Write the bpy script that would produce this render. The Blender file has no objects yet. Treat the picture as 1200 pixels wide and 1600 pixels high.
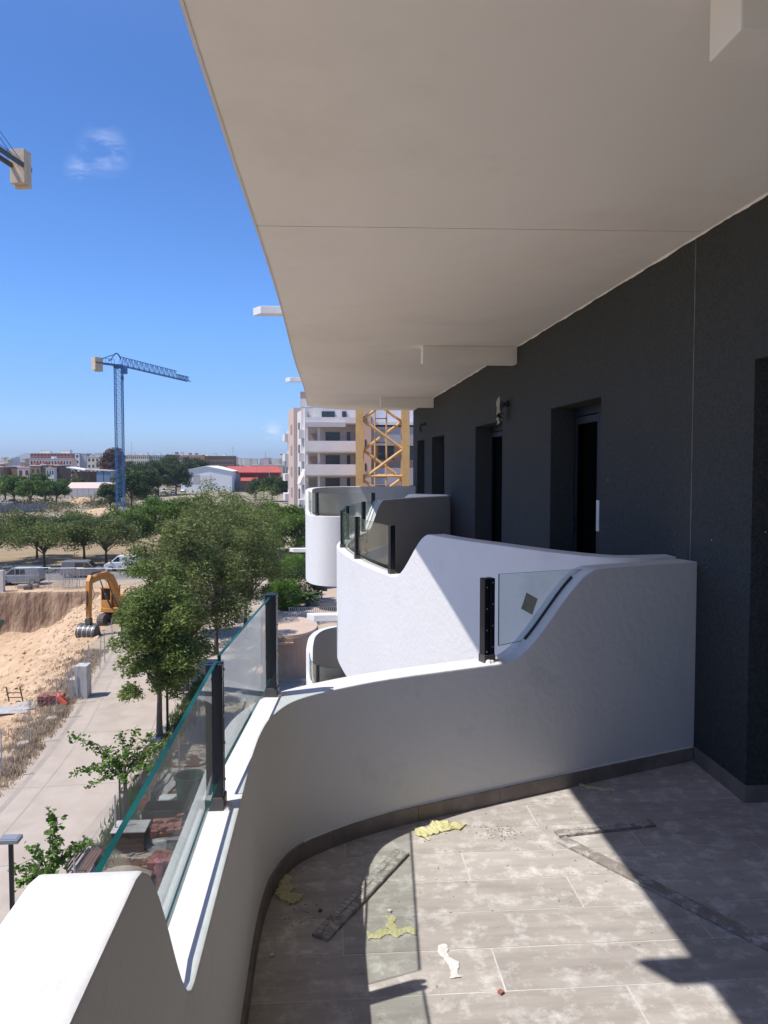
import bpy, math, random
import numpy as np
from mathutils import Vector, noise as mnoise
R = math.radians
random.seed(7); rng = np.random.default_rng(7)
S = bpy.context.scene
COL = S.collection

# ------------------------------------------------------------------ camera, sky, sun, exposure
EYE = 12.55; FL = 11.0
cam_d = bpy.data.cameras.new('camera'); cam = bpy.data.objects.new('camera', cam_d); COL.objects.link(cam)
cam.location = (0, 0, EYE)
cam.rotation_euler = (R(90 - 2.62), 0, R(-4.19))
cam_d.sensor_fit = 'VERTICAL'; cam_d.sensor_height = 36; cam_d.lens = 36 * 1202 / 1600
cam_d.shift_y = -22 / 1600
cam_d.clip_start = 0.05; cam_d.clip_end = 12000
S.camera = cam
SUN_EL = math.atan2(1, math.hypot(.553, .18)); SUN_AZ = math.atan2(-.553, -.18)   # azimuth from +Y towards +X
W = bpy.data.worlds.new('World'); S.world = W; W.use_nodes = True
nt = W.node_tree; nt.nodes.clear()
out = nt.nodes.new('ShaderNodeOutputWorld'); bg = nt.nodes.new('ShaderNodeBackground')
sky = nt.nodes.new('ShaderNodeTexSky'); sky.sky_type = 'NISHITA'; sky.sun_disc = False
sky.sun_elevation = SUN_EL; sky.sun_rotation = SUN_AZ % (2 * math.pi)
sky.air_density = 1.0; sky.dust_density = 0.2; sky.ozone_density = 1.5; sky.altitude = 1500
bg.inputs[1].default_value = .15
tcw = nt.nodes.new('ShaderNodeTexCoord'); sxyz = nt.nodes.new('ShaderNodeSeparateXYZ'); nt.links.new(tcw.outputs['Generated'], sxyz.inputs[0])
rw = nt.nodes.new('ShaderNodeValToRGB'); rw.color_ramp.interpolation = 'EASE'; e_ = rw.color_ramp.elements
e_[0].position = 0; e_[0].color = (.25, .33, .53, 1); e_[1].position = .62; e_[1].color = (.48, .58, .80, 1)
for pos, c_ in ((.06, (.28, .38, .59, 1)), (.18, (.30, .46, .69, 1)), (.40, (.28, .44, .67, 1))):
    k_ = e_.new(pos); k_.color = c_
nt.links.new(sxyz.outputs['Z'], rw.inputs[0]); mw = nt.nodes.new('ShaderNodeMix'); mw.data_type = 'RGBA'; mw.blend_type = 'MULTIPLY'; mw.inputs[0].default_value = 1
nt.links.new(sky.outputs[0], mw.inputs[6]); nt.links.new(rw.outputs[0], mw.inputs[7]); lastw = mw.outputs[2]
# thin fair weather wisps here and there
for dv, rad_, sc_, st_ in (((-.248,.903,.351), .034, 30, .4), ((-.276,.903,.328), .022, 38, .3), ((-.0725,.9965,.0418), .018, 40, .7), ((.7, -.5, .5), .2, 6, .5), ((-.8, -.4, .45), .15, 6, .5)):
    dv = Vector(dv).normalized(); vd = nt.nodes.new('ShaderNodeVectorMath'); vd.operation = 'DISTANCE'; vd.inputs[1].default_value = dv; nt.links.new(tcw.outputs['Generated'], vd.inputs[0])
    mr_ = nt.nodes.new('ShaderNodeMapRange'); mr_.interpolation_type = 'SMOOTHSTEP'; mr_.inputs[1].default_value = rad_; mr_.inputs[2].default_value = 0; nt.links.new(vd.outputs['Value'], mr_.inputs[0])
    mp_ = nt.nodes.new('ShaderNodeMapping'); mp_.inputs['Rotation'].default_value = (.3, .5, .4); mp_.inputs['Scale'].default_value = (.7, 1, 2.2); nt.links.new(tcw.outputs['Generated'], mp_.inputs[0])
    nz_ = nt.nodes.new('ShaderNodeTexNoise'); nz_.inputs['Scale'].default_value = sc_; nz_.inputs['Detail'].default_value = 9; nz_.inputs['Roughness'].default_value = .62; nz_.inputs['Distortion'].default_value = .15; nt.links.new(mp_.outputs[0], nz_.inputs['Vector'])
    m1_ = nt.nodes.new('ShaderNodeMapRange'); m1_.inputs[1].default_value = .45; m1_.inputs[2].default_value = .75; nt.links.new(nz_.outputs[0], m1_.inputs[0])
    mu_ = nt.nodes.new('ShaderNodeMath'); mu_.operation = 'MULTIPLY'; nt.links.new(mr_.outputs[0], mu_.inputs[0]); nt.links.new(m1_.outputs[0], mu_.inputs[1])
    m2_ = nt.nodes.new('ShaderNodeMath'); m2_.operation = 'MULTIPLY'; m2_.inputs[1].default_value = st_; m2_.use_clamp = True; nt.links.new(mu_.outputs[0], m2_.inputs[0])
    mx_ = nt.nodes.new('ShaderNodeMix'); mx_.data_type = 'RGBA'; nt.links.new(m2_.outputs[0], mx_.inputs[0]); nt.links.new(lastw, mx_.inputs[6]); mx_.inputs[7].default_value = (4.6, 4.7, 5.0, 1); lastw = mx_.outputs[2]
nt.links.new(lastw, bg.inputs[0]); nt.links.new(bg.outputs[0], out.inputs[0])
sd = bpy.data.lights.new('sun', 'SUN'); so = bpy.data.objects.new('sun', sd); COL.objects.link(so)
sd.energy = 2.85; sd.angle = R(.53); sd.color = (1, .95, .88)
so.rotation_euler = Vector((.553, .18, -1)).to_track_quat('-Z', 'Y').to_euler()
so.location = (0, 0, 60)
S.view_settings.view_transform = 'Standard'; S.view_settings.look = 'None'
S.view_settings.exposure = 0.92; S.view_settings.gamma = 1; S.view_settings.use_curve_mapping = False
S.render.engine = 'CYCLES'
cy = S.cycles
cy.max_bounces = 10; cy.diffuse_bounces = 8; cy.glossy_bounces = 4; cy.transmission_bounces = 6; cy.transparent_max_bounces = 24
cy.caustics_reflective = False; cy.caustics_refractive = False
cy.use_denoising = True; cy.sample_clamp_indirect = 8

# ------------------------------------------------------------------ materials
MATS = {}
def mat(name, col, rough=.8, col2=None, scale=4, detail=6, bump=0, bscale=40, metal=0, stretch=None, c3=None, spec=.4,
        split=(.35, .65), island=0, trans=0, bdist=.01, s3=1.0, w3=.5, wr=.2):
    if name in MATS: return MATS[name]
    m = bpy.data.materials.new(name); MATS[name] = m; m.use_nodes = True
    n = m.node_tree; L = n.links.new; p = n.nodes['Principled BSDF']
    p.inputs['Roughness'].default_value = rough; p.inputs['Metallic'].default_value = metal
    p.inputs['Specular IOR Level'].default_value = spec
    c = (*col, 1); tc = n.nodes.new('ShaderNodeTexCoord'); src = tc.outputs['Object']
    if stretch:
        mp = n.nodes.new('ShaderNodeMapping'); mp.inputs['Scale'].default_value = stretch
        L(src, mp.inputs[0]); src = mp.outputs[0]
    if col2 is None:
        p.inputs['Base Color'].default_value = c; last = None
    else:
        nz = n.nodes.new('ShaderNodeTexNoise'); nz.inputs['Scale'].default_value = scale; nz.inputs['Detail'].default_value = detail
        nz.inputs['Roughness'].default_value = .6; L(src, nz.inputs['Vector'])
        rp = n.nodes.new('ShaderNodeValToRGB'); rp.color_ramp.elements[0].position = split[0]; rp.color_ramp.elements[1].position = split[1]
        rp.color_ramp.elements[0].color = c; rp.color_ramp.elements[1].color = (*col2, 1)
        L(nz.outputs[0], rp.inputs[0]); last = rp.outputs[0]
        if c3 is not None:
            n3 = n.nodes.new('ShaderNodeTexNoise'); n3.inputs['Scale'].default_value = s3; n3.inputs['Detail'].default_value = 8; n3.inputs['Roughness'].default_value = .7
            L(tc.outputs['Object'], n3.inputs['Vector'])
            r3 = n.nodes.new('ShaderNodeValToRGB'); r3.color_ramp.elements[0].position = w3; r3.color_ramp.elements[1].position = w3 + wr
            mx = n.nodes.new('ShaderNodeMix'); mx.data_type = 'RGBA'
            L(n3.outputs[0], r3.inputs[0]); L(r3.outputs[0], mx.inputs[0]); L(last, mx.inputs[6]); mx.inputs[7].default_value = (*c3, 1)
            last = mx.outputs[2]
        if island:
            g = n.nodes.new('ShaderNodeNewGeometry'); mr = n.nodes.new('ShaderNodeMapRange')
            mr.inputs[3].default_value = 1 - island; mr.inputs[4].default_value = 1 + island
            L(g.outputs['Random Per Island'], mr.inputs[0])
            mm = n.nodes.new('ShaderNodeVectorMath'); mm.operation = 'SCALE'; L(last, mm.inputs[0]); L(mr.outputs[0], mm.inputs['Scale'])
            last = mm.outputs[0]
        L(last, p.inputs['Base Color'])
    if bump:
        bn = n.nodes.new('ShaderNodeTexNoise'); bn.inputs['Scale'].default_value = bscale; bn.inputs['Detail'].default_value = 5
        L(src, bn.inputs['Vector']); bp = n.nodes.new('ShaderNodeBump'); bp.inputs['Strength'].default_value = bump
        bp.inputs['Distance'].default_value = bdist; L(bn.outputs[0], bp.inputs['Height']); L(bp.outputs[0], p.inputs['Normal'])
    if trans:
        t = n.nodes.new('ShaderNodeBsdfTranslucent'); mxs = n.nodes.new('ShaderNodeMixShader'); mxs.inputs[0].default_value = trans
        if last: L(last, t.inputs[0])
        else: t.inputs[0].default_value = c
        L(p.outputs[0], mxs.inputs[1]); L(t.outputs[0], mxs.inputs[2]); L(mxs.outputs[0], n.nodes['Material Output'].inputs[0])
    return m
def glass_mat(name, tint, refl=1.0, rough=0.0, dust=0.0, dustcol=(.6, .58, .52)):
    m = bpy.data.materials.new(name); m.use_nodes = True; n = m.node_tree; n.nodes.clear(); L = n.links.new
    o = n.nodes.new('ShaderNodeOutputMaterial'); tr = n.nodes.new('ShaderNodeBsdfTransparent'); tr.inputs[0].default_value = (*tint, 1)
    gl = n.nodes.new('ShaderNodeBsdfGlossy'); gl.inputs['Roughness'].default_value = rough
    fr = n.nodes.new('ShaderNodeFresnel'); gb = n.nodes.new('ShaderNodeNewGeometry'); mi_ = n.nodes.new('ShaderNodeMapRange')
    mi_.inputs[3].default_value = 1.5; mi_.inputs[4].default_value = 1 / 1.5; L(gb.outputs['Backfacing'], mi_.inputs[0]); L(mi_.outputs[0], fr.inputs[0])
    mu = n.nodes.new('ShaderNodeMath'); mu.operation = 'MULTIPLY'; mu.inputs[1].default_value = refl; mu.use_clamp = True
    mx = n.nodes.new('ShaderNodeMixShader'); L(fr.outputs[0], mu.inputs[0]); L(mu.outputs[0], mx.inputs[0]); L(tr.outputs[0], mx.inputs[1]); L(gl.outputs[0], mx.inputs[2])
    last = mx.outputs[0]
    if dust:
        df = n.nodes.new('ShaderNodeBsdfDiffuse'); df.inputs[0].default_value = (*dustcol, 1)
        tc = n.nodes.new('ShaderNodeTexCoord'); nz = n.nodes.new('ShaderNodeTexNoise'); nz.inputs['Scale'].default_value = 5; nz.inputs['Detail'].default_value = 8
        L(tc.outputs['Object'], nz.inputs['Vector'])
        mr = n.nodes.new('ShaderNodeMapRange'); mr.inputs[1].default_value = .35; mr.inputs[2].default_value = .75; mr.inputs[3].default_value = dust * .4; mr.inputs[4].default_value = dust * 1.6
        L(nz.outputs[0], mr.inputs[0]); m2 = n.nodes.new('ShaderNodeMixShader'); L(mr.outputs[0], m2.inputs[0]); L(last, m2.inputs[1]); L(df.outputs[0], m2.inputs[2]); last = m2.outputs[0]
    L(last, o.inputs[0]); return m

M_WHITE = mat('white_render', (.67, .668, .66), .8, (.645, .64, .63), 1.6, 8, bump=.8, bscale=26, bdist=.0045, c3=(.55, .54, .525), s3=2.6, w3=.57, wr=.22)
M_WHITE2 = mat('white_render_far', (.80, .80, .80), .8, (.73, .725, .72), 1.5)
M_CEIL = mat('ceiling_paint', (.86, .84, .81), .85, (.81, .785, .755), .8, 9, bump=.3, bscale=26, bdist=.003, c3=(.77, .74, .705), s3=.9, w3=.50, stretch=(1, .5, 1))
M_DARK = mat('dark_render', (.034, .0375, .038), .92, (.061, .065, .065), 95, 4, bump=.9, bscale=75, bdist=.005, spec=.25, c3=(.054, .057, .058), s3=1.3, w3=.55)
M_BLACK = mat('black_aluminium', (.018, .021, .03), .32, metal=.4, bump=.06, bscale=30)
M_FRAME = mat('door_frame', (.014, .016, .024), .5, spec=.2)
M_GROUT = mat('grout', (.64, .62, .59), .9, (.50, .475, .45), 9, c3=(.36, .335, .31), s3=5, w3=.52)
M_GLASS = glass_mat('rail_glass', (.945, .98, .965), .85, dust=.055, dustcol=(.46, .50, .46))  # dust film, tinted green to imitate the pane's green reflection as well
M_GEDGE = mat('glass_edge', (.002, .035, .028), .35, (.008, .09, .07), 5, spec=.12)
M_DGLASS = glass_mat('door_glass', (.25, .28, .30), .8)
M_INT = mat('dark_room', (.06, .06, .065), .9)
M_SKIRT = mat('skirting_tile', (.24, .205, .18), .7, (.17, .145, .125), 9, bump=.1, c3=(.32, .29, .27), s3=14, w3=.6)
M_SEAL = mat('black_seal', (.02, .022, .025), .6)
M_SEALW = mat('white_sealant', (.7, .69, .66), .6)
M_TAPE = mat('yellow_tape', (.66, .62, .30), .7, (.76, .73, .46), 12, trans=.25, bump=.3, bscale=30)
M_PAPERW = mat('white_paper', (.75, .74, .71), .8, (.6, .58, .55), 15)
M_OFFCUT = mat('tile_offcut', (.27, .24, .215), .75, (.22, .195, .17), 20, c3=(.62, .60, .57), s3=22, w3=.49)
M_OFFBACK = mat('mortar', (.55, .53, .50), .9, (.30, .275, .25), 30)
M_CONC = mat('promenade_concrete', (.48, .405, .33), .9, (.41, .34, .27), .7, 9, bump=.25, bscale=6, bdist=.02, c3=(.34, .28, .225), s3=.33, w3=.56)
M_SAND = mat('excavated_earth', (.60, .43, .275), .95, (.48, .32, .185), .6, 10, bump=.8, bscale=2.2, bdist=.35, c3=(.42, .27, .16), s3=.22, w3=.55)
M_DRY = mat('dry_soil', (.44, .35, .25), .95, (.36, .28, .195), .3, 8, bump=.4, bscale=3, bdist=.1)
M_FIELD = mat('dry_field', (.38, .30, .20), .95, (.30, .25, .16), .02, 9, c3=(.13, .145, .075), s3=.012, w3=.5)
M_ROAD = mat('asphalt', (.17, .165, .16), .9, (.22, .21, .20), .5, bump=.1)
M_GALV = mat('galvanised_steel', (.42, .43, .44), .45, metal=.6)
M_BARK = mat('bark', (.10, .075, .055), .9, (.16, .125, .095), 9, bump=.5, stretch=(1, 1, .2))
M_BARK2 = mat('young_bark', (.17, .12, .09), .85, (.11, .08, .06), 12)
M_RUST = mat('rusty_brown', (.16, .08, .05), .8, (.10, .055, .04), 6)
M_WOODB = mat('bench_wood', (.17, .095, .065), .65, (.12, .065, .045), 5, stretch=(1, .15, 1))
M_BRICK = mat('red_brick', (.34, .14, .10), .9, (.26, .105, .075), 5, bump=.2, island=.12)
M_ORANGE = mat('excavator_orange', (.62, .28, .05), .5, (.45, .20, .05), 3, c3=(.24, .15, .09), s3=2.2, w3=.58)
M_STEELD = mat('dark_steel', (.075, .07, .068), .5, (.13, .12, .11), 5, metal=.5)
M_TRACK = mat('track_steel', (.10, .09, .085), .8, (.17, .145, .12), 4)
M_MASTY = mat('mast_yellow', (.72, .45, .18), .5, (.62, .37, .14), 2.5, c3=(.36, .22, .10), s3=3, w3=.62)
M_CBLUE = mat('crane_blue', (.03, .11, .28), .5, (.04, .14, .33), 3)
M_CREAMC = mat('counterweight_concrete', (.62, .52, .38), .85, (.52, .42, .30), .8)
M_BEIGE = mat('beige_render', (.44, .31, .22), .9, (.36, .25, .18), .8, bump=.15, bscale=25)  # deepened to imitate the turret's shaded side
M_TERR = mat('courtyard_paving', (.50, .39, .29), .9, (.44, .34, .25), .6)
M_VAN1 = mat('paint_blue_grey', (.24, .27, .31), .35, spec=.6)
M_VAN2 = mat('paint_dark_silver', (.20, .20, .205), .35, spec=.6)
M_VAN3 = mat('paint_white', (.72, .72, .72), .35, spec=.6)
M_TYRE = mat('rubber', (.02, .02, .02), .9)
M_CARGL = mat('car_glass', (.015, .018, .022), .08, spec=.9)
M_GREENB = mat('green_plastic', (.02, .075, .055), .5, (.03, .09, .07), 5)
M_PLAST = mat('clear_plastic_wrap', (.5, .49, .47), .3, (.36, .34, .33), 6, trans=.3, bump=.7, bscale=9, bdist=.03)
M_PINK = mat('pink_sack', (.5, .20, .22), .7)
M_REDP = mat('red_plastic', (.62, .10, .04), .5)
M_DRYW = mat('dry_weeds', (.50, .39, .26), .9, (.38, .28, .19), 1, island=.3)
M_GRASS = mat('green_weeds', (.07, .11, .03), .8, (.10, .14, .045), 2, island=.35, trans=.3)
def leafm(name, a, b, c3=None): return mat(name, a, .65, b, .8, 5, island=.5, trans=.32, c3=c3, s3=.9, w3=.60, spec=.25)
M_LEAF_A = leafm('leaf_tipu', (.125, .175, .045), (.20, .26, .065), (.38, .38, .12))
M_LEAF_B = leafm('leaf_olive', (.135, .17, .05), (.20, .235, .08), (.35, .33, .16))
M_LEAF_C = leafm('leaf_bright', (.09, .155, .03), (.14, .22, .045))
M_LEAF_D = leafm('leaf_dark', (.055, .09, .03), (.09, .13, .045))
M_LEAF_E = leafm('leaf_mulberry', (.10, .19, .035), (.14, .24, .045), (.26, .27, .05))
M_LEAF_F = leafm('leaf_dry', (.15, .12, .075), (.11, .10, .05))
M_LEAF_H = leafm('leaf_hedge', (.10, .19, .03), (.16, .27, .05))

# ------------------------------------------------------------------ mesh helpers
class MB:
    def __init__(s): s.v = []; s.f = []; s.m = []
    def add(s, vs, fs, mi=0):
        o = len(s.v); s.v += [tuple(v) for v in vs]; s.f += [tuple(i + o for i in f) for f in fs]; s.m += [mi] * len(fs); return s
    def box(s, x0, x1, y0, y1, z0, z1, mi=0):
        return s.add([(x0, y0, z0), (x1, y0, z0), (x1, y1, z0), (x0, y1, z0), (x0, y0, z1), (x1, y0, z1), (x1, y1, z1), (x0, y1, z1)],
                     [(0, 3, 2, 1), (4, 5, 6, 7), (0, 1, 5, 4), (1, 2, 6, 5), (2, 3, 7, 6), (3, 0, 4, 7)], mi)
    def prism(s, pts, z0, z1, mi=0):     # plan polygon (ccw) extruded in z
        n = len(pts)
        return s.add([(x, y, z0) for x, y in pts] + [(x, y, z1) for x, y in pts],
                     [tuple(range(n - 1, -1, -1)), tuple(range(n, 2 * n))] + [(i, (i + 1) % n, n + (i + 1) % n, n + i) for i in range(n)], mi)
    def extr(s, pts, d, mi=0, cap=None):  # 3D polygon extruded by vector d
        n = len(pts); d = Vector(d); a = [Vector(p) for p in pts]
        s.add(a + [p + d for p in a], [], mi); o = len(s.v) - 2 * n
        s.f += [tuple(range(o + n - 1, o - 1, -1)), tuple(range(o + n, o + 2 * n))]; s.m += [mi if cap is None else cap] * 2
        for i in range(n): s.f.append((o + i, o + (i + 1) % n, o + n + (i + 1) % n, o + n + i)); s.m.append(mi)
        return s
    def bar(s, p, q, w, h=None, mi=0, up=(0, 0, 1)):
        h = h or w; p = Vector(p); q = Vector(q); d = (q - p).normalized(); u = Vector(up)
        if abs(d.dot(u)) > .98: u = Vector((0, 1, 0))
        a = d.cross(u).normalized() * w / 2; b = a.cross(d).normalized() * h / 2
        vs = [p - a - b, p + a - b, p + a + b, p - a + b, q - a - b, q + a - b, q + a + b, q - a + b]
        return s.add(vs, [(0, 3, 2, 1), (4, 5, 6, 7), (0, 1, 5, 4), (1, 2, 6, 5), (2, 3, 7, 6), (3, 0, 4, 7)][::1], mi)
    def tube(s, pts, rs, n=6, mi=0, cap=True):
        pts = [Vector(p) for p in pts]
        if not isinstance(rs, (list, tuple)): rs = [rs] * len(pts)
        o = len(s.v)
        for i, p in enumerate(pts):
            d = (pts[min(i + 1, len(pts) - 1)] - pts[max(i - 1, 0)]).normalized()
            u = Vector((0, 0, 1)) if abs(d.z) < .9 else Vector((0, 1, 0))
            a = d.cross(u).normalized(); b = a.cross(d)
            for k in range(n):
                t = 2 * math.pi * k / n; s.v.append(tuple(p + (a * math.cos(t) + b * math.sin(t)) * rs[i]))
        for i in range(len(pts) - 1):
            for k in range(n):
                k2 = (k + 1) % n; s.f.append((o + i * n + k, o + (i + 1) * n + k, o + (i + 1) * n + k2, o + i * n + k2)); s.m.append(mi)
        if cap: s.f += [tuple(o + k for k in range(n)), tuple(o + (len(pts) - 1) * n + k for k in range(n - 1, -1, -1))]; s.m += [mi, mi]
        return s
    def lathe(s, prof, n=24, c=(0, 0), mi=0):
        o = len(s.v)
        for r, z in prof:
            for k in range(n): t = 2 * math.pi * k / n; s.v.append((c[0] + r * math.cos(t), c[1] + r * math.sin(t), z))
        for i in range(len(prof) - 1):
            for k in range(n): k2 = (k + 1) % n; s.f.append((o + i * n + k, o + i * n + k2, o + (i + 1) * n + k2, o + (i + 1) * n + k)); s.m.append(mi)
        return s
    def build(s, name, mats, parent=None, smooth=False, bevel=0, off=None, loc=None):
        me = bpy.data.meshes.new(name)
        v = s.v if off is None else [(a - off[0], b - off[1], c - off[2]) for a, b, c in s.v]
        me.from_pydata(v, [], s.f)
        mats = mats if isinstance(mats, (list, tuple)) else [mats]
        for m in mats: me.materials.append(m)
        if len(mats) > 1: me.polygons.foreach_set('material_index', s.m)
        if smooth:
            me.shade_smooth(); me.set_sharp_from_angle(angle=R(32))
        me.update()
        o = bpy.data.objects.new(name, me); COL.objects.link(o)
        if parent: o.parent = parent
        if loc: o.location = loc
        if bevel:
            b = o.modifiers.new('edge', 'BEVEL'); b.width = bevel; b.segments = 2; b.limit_method = 'ANGLE'
        return o
def tag(o, label, cat=None, group=None, kind=None):
    if label: o['label'] = label
    if cat: o['category'] = cat
    if group: o['group'] = group
    if kind: o['kind'] = kind
    return o
def thing(name, loc, label, cat, group=None, rz=0):
    o = bpy.data.objects.new(name, None); COL.objects.link(o); o.location = loc; o.rotation_euler = (0, 0, rz); o.empty_display_size = .2
    return tag(o, label, cat, group)
def inst(o, parent=None, loc=None, name=None):
    c = o.copy(); COL.objects.link(c)
    if parent is not None: c.parent = parent
    if loc is not None: c.location = loc
    return c
def copy_tree(o, parent=None, label=None):
    c = o.copy(); COL.objects.link(c); c.parent = parent
    if label: c['label'] = label
    for ch in list(o.children): copy_tree(ch, c)
    return c
# survey of the photograph: where a sight line meets a level or an upright plane
_yaw = R(4.19); _p = math.atan(55 / 1202)
_fw = Vector((math.sin(_yaw) * math.cos(_p), math.cos(_yaw) * math.cos(_p), -math.sin(_p)))
_rt = Vector((math.cos(_yaw), -math.sin(_yaw), 0)); _up = _rt.cross(_fw)
def _ray(x, y): return _fw + _rt * ((x - 600) / 1202) + _up * ((778 - y) / 1202)
def atz(x, y, z=0.0):
    r = _ray(x, y); return Vector((0, 0, EYE)) + r * ((z - EYE) / r.z)
def aty(x, y, Y):
    r = _ray(x, y); return Vector((0, 0, EYE)) + r * (Y / r.y)

# ------------------------------------------------------------------ ground and terrain
def sst(a, b, x):
    t = np.clip((x - a) / (b - a), 0, 1); return t * t * (3 - 2 * t)
EY = np.arange(0, 91, 1.0); _ex = np.interp(EY, [0, 30, 33, 38.5, 44, 51.5, 70, 90], [-12.4, -12.5, -12.5, -13.1, -13.9, -14.9, -17, -18])
EX = np.convolve(np.pad(_ex, 5, 'edge'), np.ones(11) / 11, 'valid')
def edge_x(y):      # left edge of the promenade
    return np.interp(y, EY, EX)
def fbm(x, y, s, seed=0):
    r = np.zeros_like(x); a = 1
    for k in range(4):
        r += a * (np.sin(x * s + 1.7 * np.sin(y * s * .83 + seed + k) + k * 2.1) * np.sin(y * s * 1.13 + 1.3 * np.sin(x * s * .91 + k * 1.7 + seed)))
        a *= .5; s *= 2.07
    return r
def height(x, y):
    d = edge_x(y) - 1.6 - x                        # metres left of the fence line
    depth = 4.1 * sst(0, 11, d) * sst(33, 47, y)
    lump = .35 * fbm(x, y, .55) * sst(.5, 5, d) * (1 - .7 * sst(9, 16, d))
    ripple = .10 * fbm(x, y, 2.1, 3) * sst(.5, 3, d)
    heap = 1.9 * np.exp(-(((x + 17.8) / 2.6) ** 2 + ((y - 70) / 4.5) ** 2))
    z = -depth + (lump + ripple) * sst(33, 40, y)
    back = 76.6 + .25 * fbm(x, y * 0, .9)          # steep cut face at the back of the pit
    w = sst(back - .5, back + .1, y)
    z = z * (1 - w) + heap
    side = sst(-24.5, -19.5, x)
    z = np.where((y > 62) & (y < 77), z * (1 - side * sst(62, 70, y)), z)
    return np.where((y > 30) & (y < 84), z, 0)
xs = np.concatenate([[-6000, -3000, -1500, -800, -400, -250, -160, -110, -80], np.arange(-60, -36, 1.5), np.arange(-36, -11, .3), np.arange(-11, 12, 4), [20, 40, 80, 200, 600, 1500, 4000, 6000]])
ys = np.concatenate([[-1500, -400, -100, -20, 0, 15, 25], np.arange(30, 72, .4), np.arange(72, 79, .12), np.arange(79, 90, 1), [95, 110, 140, 200, 300, 500, 900, 1500, 3000, 6000, 9000]])
gx, gy = np.meshgrid(xs, ys); gz = height(gx, gy)
nx, ny = len(xs), len(ys)
me = bpy.data.meshes.new('ground')
V = np.stack([gx.ravel(), gy.ravel(), gz.ravel()], 1)
ii, jj = np.meshgrid(np.arange(nx - 1), np.arange(ny - 1)); a = (jj * nx + ii).ravel()
F = np.stack([a, a + 1, a + nx + 1, a + nx], 1)
cxm = V[F].mean(1)
me.vertices.add(len(V)); me.vertices.foreach_set('co', V.ravel())
me.loops.add(F.size); me.loops.foreach_set('vertex_index', F.ravel())
me.polygons.add(len(F)); me.polygons.foreach_set('loop_start', np.arange(0, F.size, 4))
mi = np.zeros(len(F), int)
inpit = (cxm[:, 0] < edge_x(cxm[:, 1]) - 1.3) & (cxm[:, 1] > 34) & (cxm[:, 1] < 80) & (cxm[:, 0] > -60)
mi[inpit] = 1
mi[(~inpit) & (cxm[:, 0] > -60) & (cxm[:, 1] < 160) & (cxm[:, 1] > -20)] = 2
M_FACE = mat('pit_face', (.24, .155, .10), .95, (.34, .235, .155), 1.1, 9, bump=1, bscale=1.8, bdist=.5, stretch=(1, 1, .35), c3=(.16, .10, .065), s3=.7, w3=.55)
steep = (cxm[:, 1] > 75.9) & (cxm[:, 1] < 77.0) & (np.ptp(V[F][:, :, 2], axis=1) > .12)
mi[steep] = 3
for m in (M_FIELD, M_SAND, M_DRY, M_FACE): me.materials.append(m)
me.polygons.foreach_set('material_index', mi); me.update(calc_edges=True); me.validate()
g = bpy.data.objects.new('ground', me); COL.objects.link(g)
tag(g, 'dusty earth, dug out pit with sandy slopes and dry field', kind='structure')

def sheet(name, pts, z, m, label):
    o = MB().add([(x, y, z) for x, y in pts], [tuple(range(len(pts)))]).build(name, m); return tag(o, label, kind='structure')
ye = list(range(0, 85, 2))
sheet('promenade', [(-4.6, 0)] + [(-4.6, 84)] + [(float(edge_x(y)), y) for y in ye[::-1]], .012, M_CONC, 'pale concrete promenade running between the trees and the building site')
for off, w_ in ((.55, .22), (1.5, .05), (4.6, .05)):
    sheet('paving_joint', [(float(edge_x(y)) + off, y) for y in ye] + [(float(edge_x(y)) + off + w_, y) for y in ye[::-1]], .016, mat('joint_line', (.33, .28, .23), .95, (.40, .34, .28), 1), 'slightly darker band running along the concrete promenade')
for y_ in range(6, 84, 6): sheet('paving_joint', [(float(edge_x(y_)), y_), (-4.6, y_ + .6), (-4.6, y_ + .64), (float(edge_x(y_)), y_ + .04)], .0165, MATS['joint_line'], 'thin cross joint of the concrete promenade')
sheet('courtyard', [(-4.3, 44), (10, 44), (10, 84), (-4.3, 84)], .010, M_TERR, 'light terracotta courtyard paving beside the neighbouring building')
sheet('yard', [(-4.55, 8), (12, 8), (12, 43.9), (-4.55, 43.9)], .008, M_DRY, 'dusty yard below the balconies')
sheet('road', [(-120, 84.2), (12, 84.2), (12, 93.5), (-120, 93.5)], .010, M_ROAD, 'grey street where the vans are parked')
sheet('far_road', [(-260, 172), (-70, 172), (-45, 182), (-260, 186)], .010, M_ROAD, 'grey side street beyond the dry field')
sheet('dry_grass', [(-120, 98), (-8, 98), (-8, 150), (-120, 150)], .008, mat('dry_grass', (.36, .26, .14), .95, (.27, .195, .11), .25, 10, bump=.5, bscale=1.5, bdist=.2), 'dry golden grass field behind the parked vans')
MB().box(-120, 12, 93.6, 94.0, 0, .14).build('kerb', M_CONC)['kind'] = 'structure'
MB().box(-4.6, -4.35, 10, 84, 0, .12).build('kerb', M_CONC)['kind'] = 'structure'
# hills on the horizon
hm = MB(); px = [-30, -5, 2, 10, 17, 23, 30, 36, 40, 46, 60]; hh = [0, 20, 45, 62, 78, 90, 88, 86, 60, 20, 0]
base = [aty(p, 720, 7000) for p in px]
hv = []
for p, h in zip(base, hh):
    hv += [(p.x, p.y, 0), (p.x, p.y + 250, h + 12), (p.x * 1.1, p.y + 900, 0)]
hf = []
for i in range(len(px) - 1):
    a0 = i * 3; b0 = a0 + 3; hf += [(a0, b0, b0 + 1, a0 + 1), (a0 + 1, b0 + 1, b0 + 2, a0 + 2)]
hm.add(hv, hf)
tag(hm.build('hills', mat('hill_rock', (.13, .13, .12), .95, (.2, .19, .17), .004)), 'low rocky hill far off on the left horizon', kind='structure')

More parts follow.
